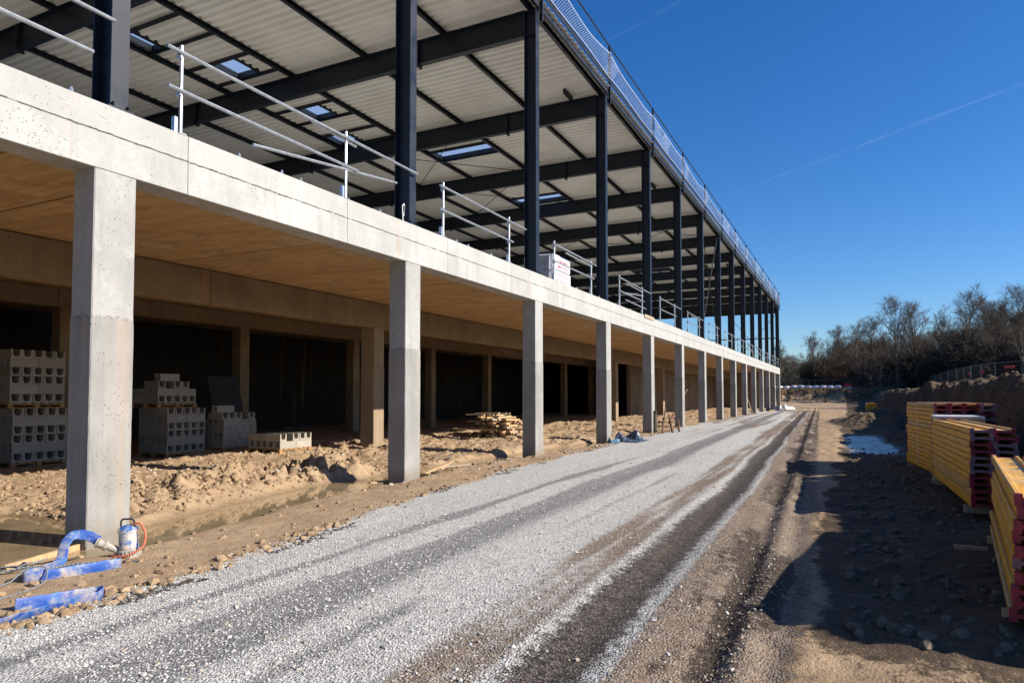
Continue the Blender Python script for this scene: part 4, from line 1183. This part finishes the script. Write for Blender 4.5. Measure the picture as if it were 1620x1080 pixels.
# sagging red safety netting along the far fence
for i,(zz,am) in enumerate(((3.15,.18),(2.75,.10))):
    pts = []; mb = MB()
    for j in range(61):
        x = -6+22*j/60; y = np.interp(x,[p[0] for p in fx],[p[1] for p in fx])-.25
        pts.append(Vector((x,float(y),zz+am*math.sin(j*.55+i)+.08*math.sin(j*1.7))))
    for a,b in zip(pts[:-1],pts[1:]):
        w = .10 if i == 0 else .34
        k = len(mb.v); 
        for pnt in (a,b):
            for dy,dz_ in ((-.02,-w),(.02,-w),(.02,w),(-.02,w)): mb.v.append((pnt.x,pnt.y+dy,pnt.z+dz_))
        for e in range(4):
            f_ = (e+1)%4; mb.f.append((k+e,k+f_,k+4+f_,k+4+e)); mb.m.append(0)
    tag(build(mb, 'safety_net', REDNET), ['thin red warning ribbon sagging along the far fence','wide red safety net strip low along the far fence'][i], 'safety net')
for i in range(12):
    x = -5.5+i*1.05; y = 115.6+ (i%3)*.1
    mb = MB().lathe([(.0,0),(.30,.0),(.44,.12),(.46,.3),(.40,.48),(.2,.56)],12)
    o = build(mb, 'bulk_bag', WHITE, None, (x,y,Z(x,y)-.02), smooth=True); o.scale = (1.15,1,1)
    tag(o, f'white filled bag on the far berm, {ORD[i]} from the left', 'bag', 'white bags along the far berm')
br_ = thing('plastic_barrier', 'red and white plastic barrier at the right end of the white bags', 'barrier', (7.4,116,Z(7.4,116)))
br_.scale = (.62,.62,.62)
pr = [(-.25,0),(.25,0),(.2,.25),(.1,.4),(.1,.85),(-.1,.85),(-.1,.4),(-.2,.25)]
build(MB().extrude([(v,u+.4) for v,u in pr],'x',-.8,.8), 'body', REDP, br_)
build(MB().box(-.8,.8,-.26,.26,0,.38), 'foot', WHITE, br_)

# ---------------------------------------------------------------- bare trees
def seg_mesh(name, segs, sides, mat):
    A = np.array([s[0] for s in segs]); B = np.array([s[1] for s in segs]); ra = np.array([s[2] for s in segs]); rb = np.array([s[3] for s in segs])
    d = B-A; d /= np.maximum(np.linalg.norm(d,axis=1,keepdims=True),1e-6)
    up = np.where(np.abs(d[:,2:3])>.9, np.array([[1.,0,0]]), np.array([[0,0,1.]]))
    u = np.cross(d,up); u /= np.linalg.norm(u,axis=1,keepdims=True); w = np.cross(d,u)
    Vs = []
    for P_, r_ in ((A,ra),(B,rb)):
        for k in range(sides):
            t = 2*math.pi*k/sides; Vs.append(P_ + (u*math.cos(t)+w*math.sin(t))*r_[:,None])
    Vs = np.stack(Vs,1).reshape(-1,3); n = len(segs)
    Fs = []
    for k in range(sides):
        j = (k+1)%sides; Fs.append([k,j,sides+j,sides+k])
    Fs = (np.array(Fs)[None]+(np.arange(n)*2*sides)[:,None,None]).reshape(-1,4)
    return np_mesh(name, Vs, Fs, mat, True)
def rv(rg): 
    v = Vector((rg.gauss(0,1),rg.gauss(0,1),rg.gauss(0,1))); return v.normalized()
def make_tree(seed, H, spread=.5, bark=BARK, twig=TWIG, dens=1.0, low=.22):
    rg = random.Random(seed); big, small = [], []
    def branch(p, d, L, r, nseg, wob, up, tgt, rend):
        pts = [(p,r)]
        for i in range(nseg):
            d = (d + rv(rg)*wob + Vector((0,0,up))).normalized(); q = p+d*(L/nseg); r2 = r + (rend-r)*((i+1)/nseg)
            tgt.append((tuple(p),tuple(q),pts[-1][1],r2)); p = q; pts.append((p,r2))
        return pts, d
    R0 = H*.017+.04
    tp, _ = branch(Vector((0,0,-.3)), Vector((rg.uniform(-.08,.08),rg.uniform(-.08,.08),1)), H*.93, R0, 9, .055, .12, big, .02)
    def at(pts, t):
        f = t*(len(pts)-1); i = min(int(f),len(pts)-2); k = f-i
        return pts[i][0].lerp(pts[i+1][0],k), pts[i][1]*(1-k)+pts[i+1][1]*k
    nl = int(24*dens)
    for i in range(nl):
        t = low+(1-low)*((i+rg.random())/nl)**.9*.97
        p, r = at(tp,t); az = i*2.4+rg.uniform(-.5,.5); tilt = R(rg.uniform(35,65)*(1-.35*t))
        d = Vector((math.cos(az)*math.sin(tilt),math.sin(az)*math.sin(tilt),math.cos(tilt)))
        L = H*spread*(1-.62*t)*rg.uniform(.75,1.2)
        lp, _ = branch(p,d,L,r*.62,6,.16,.07,big,.012)
        nb = int(9*dens)
        for j in range(nb):
            u = .2+.8*(j+rg.random())/nb*.98; p2, r2 = at(lp,u)
            d2 = (d*.6+rv(rg)*.8+Vector((0,0,.25))).normalized()
            bp, _ = branch(p2,d2,L*rg.uniform(.28,.5)*(1.15-.5*u),max(r2*.6,.014),4,.22,.08,small,.009)
            for k in range(int(13*dens)):
                p3, r3 = at(bp,.15+.85*rg.random()); d3 = (d2*.5+rv(rg)*.9+Vector((0,0,.2))).normalized()
                branch(p3,d3,H*.055*rg.uniform(.6,1.5),.0125,2,.25,.05,small,.007)
    return seg_mesh('trunk',big,6,bark), seg_mesh('crown',small,3,twig)
def make_shrub(seed, H, mat, stems=26):
    rg = random.Random(seed); segs = []
    for i in range(stems):
        p = Vector((rg.gauss(0,.5),rg.gauss(0,.5),-.1)); az = rg.uniform(0,6.28); tl = R(rg.uniform(3,40))
        d = Vector((math.cos(az)*math.sin(tl),math.sin(az)*math.sin(tl),math.cos(tl))); L = H*rg.uniform(.55,1)
        for s in range(5):
            d = (d+rv(rg)*.2).normalized(); q = p+d*L/5; segs.append((tuple(p),tuple(q),.022-.003*s,.019-.003*s))
            for k in range(7):
                a = p.lerp(q,rg.random()); dd = (d*.5+rv(rg)).normalized(); b = a+dd*H*.16*rg.uniform(.5,1.3)
                segs.append((tuple(a),tuple(b),.012,.008))
                for m_ in range(2):
                    c = a.lerp(b,rg.uniform(.3,1)); e = c+(dd*.4+rv(rg)).normalized()*H*.10; segs.append((tuple(c),tuple(e),.010,.007))
            p = q
    return seg_mesh('branches', segs, 3, mat)
protos = [make_tree(1,16,.50),make_tree(2,15,.46,BARK_L),make_tree(3,17,.44),make_tree(4,12,.55),make_tree(5,13.5,.42,BARK),make_tree(6,14,.5,BARK_L,dens=.9)]
PH = [16,15,17,12,13.5,14]
def tree(i, x, y, h, label, rz, group='bare trees of the wood', z=None):
    t = thing('bare_tree', label, 'tree', (x,y,Z(x,y)-.1 if z is None else z), (0,0,rz), group)
    s = h/PH[i]; t.scale = (s,s,s)
    link('trunk', protos[i][0], t); link('crown', protos[i][1], t)
    return t
front = [(3,1.8,146,10.6,'wide bare tree with dark crown at the left end of the wood'),(4,5.2,143,12,'slim bare tree second from the left end of the wood'),
         (1,8.8,140,12.2,'pale trunked bare tree behind the gap in the far fence'),(4,11.6,136,12.8,'slender tall bare tree left of the big twin crowned tree'),
         (0,14.6,126,14.8,'big twin crowned bare tree above the left end of the bank fence'),(2,17.6,124,13.4,'tall bare tree just right of the big twin crowned tree'),
         (5,20.2,118,11.2,'lower bare tree between the two tallest groups'),(1,22.6,112,13.2,'open crowned pale bare tree right of the middle of the wood'),
         (4,24.2,108,11.6,'forked bare tree near the right end of the wood'),(0,25.6,96,11.3,'dense bare tree at the right edge of the picture'),(2,28.5,92,10.4,'tall bare tree cut by the right edge of the picture')]
for n,(i,x,y,h,lab) in enumerate(front): tree(i,x,y,h,lab,n*1.3)
rg = random.Random(31)
for j in range(66):
    t = (j+rg.random())/66
    x = 3+32*t; y = np.interp(x,[3,12,20,28,36],[156,146,132,112,98]) + rg.uniform(0,26)
    x += rg.uniform(-1,1)
    tree(rg.randrange(6), x, float(y), rg.uniform(8.8,11.8)*(.86+.18*t+.08*math.sin(t*9)), 'bare tree deep in the dark wood behind the front trees', rg.uniform(0,6), 'trees deeper in the wood')
for j in range(26):
    x = -16+20*(j+rg.random())/26; y = 235+rg.uniform(0,50)
    tree(rg.randrange(6), x, y, rg.uniform(9,13), 'small bare tree in the distant wood between building and near trees', rg.uniform(0,6), 'trees of the distant wood', z=2.2)
tree(3,-4.9,150,9.5,'lone small bare tree showing just right of the building end',.5)
shr = [make_shrub(1,3.6,TWIG_D,40), make_shrub(2,3.2,TWIG_D,44), make_shrub(3,3.0,TWIG,36)]
ro = make_shrub(4,5.5,TWIG_O,38)
def shrub(me, x, y, s, lab, grp=None):
    t = thing('shrub', lab, 'shrub', (x,y,Z(x,y)-.05), (0,0,x*3.1), grp); t.scale = (s*1.25,s*1.25,s); link('branches', me, t); return t
shrub(ro,6.4,138,1.05,'russet brown shrub standing out before the dark wood')
shrub(make_shrub(8,5,BARK_L,6),12.6,116,.9,'thin pale sapling standing alone above the bank')
for j in range(120):
    t = (j+rg.random())/120; x = 2+32*t
    y = np.interp(x,[2,12,17,22,28,36],[148,140,128,112,100,88]) + rg.uniform(-2,14)
    shrub(shr[j%3], x+rg.uniform(-.5,.5), float(y), rg.uniform(1.0,2.4), 'dark leafless undergrowth shrub at the edge of the wood', 'undergrowth shrubs of the wood')
for j in range(16):
    x = -10+14*(j+rg.random())/16; shrub(shr[j%3], x, 200+rg.uniform(0,20), rg.uniform(.9,1.6), 'small leafless shrub before the distant wood', 'shrubs before the distant wood')

# ---------------------------------------------------------------- vapour trails high in the sky
def trail(name, d0, d1, rad, label, s0, s1):
    A = Vector(d0)/d0[2]*9000+Vector((7.6,0,0)); B = Vector(d1)/d1[2]*9000+Vector((7.6,0,0))
    n, k = 40, 10; Vs, Fs, at = [], [], []
    ax = (B-A).normalized(); sd = ax.cross(Vector((0,0,1))).normalized()
    for i in range(n+1):
        t = i/n; c = A.lerp(B,t)+sd*rad*.8*math.sin(t*11)*.5; r = rad*(1+.35*math.sin(t*23)+.2*math.sin(t*51))
        for j in range(k):
            a = 2*math.pi*j/k; Vs.append(tuple(c+sd*r*math.cos(a)+Vector((0,0,1))*r*.5*math.sin(a))); at.append((s0+(s1-s0)*t)*min(1,6*t,6*(1-t)+.0))
    for i in range(n):
        for j in range(k): Fs.append((i*k+j,i*k+(j+1)%k,(i+1)*k+(j+1)%k,(i+1)*k+j))
    tag(link(name, np_mesh(name,Vs,Fs,CONTRAIL,True,dict(strength=at))), label, 'contrail', kind='stuff')
trail('contrail', (-.18,.945,.262), (.30,.90,.372), 95, 'faint white vapour trail slanting across the right of the sky', .35, 1.25)
trail('contrail', (-.29,.838,.462), (-.13,.846,.515), 60, 'very faint short vapour trail above the roof edge', .5, .5)
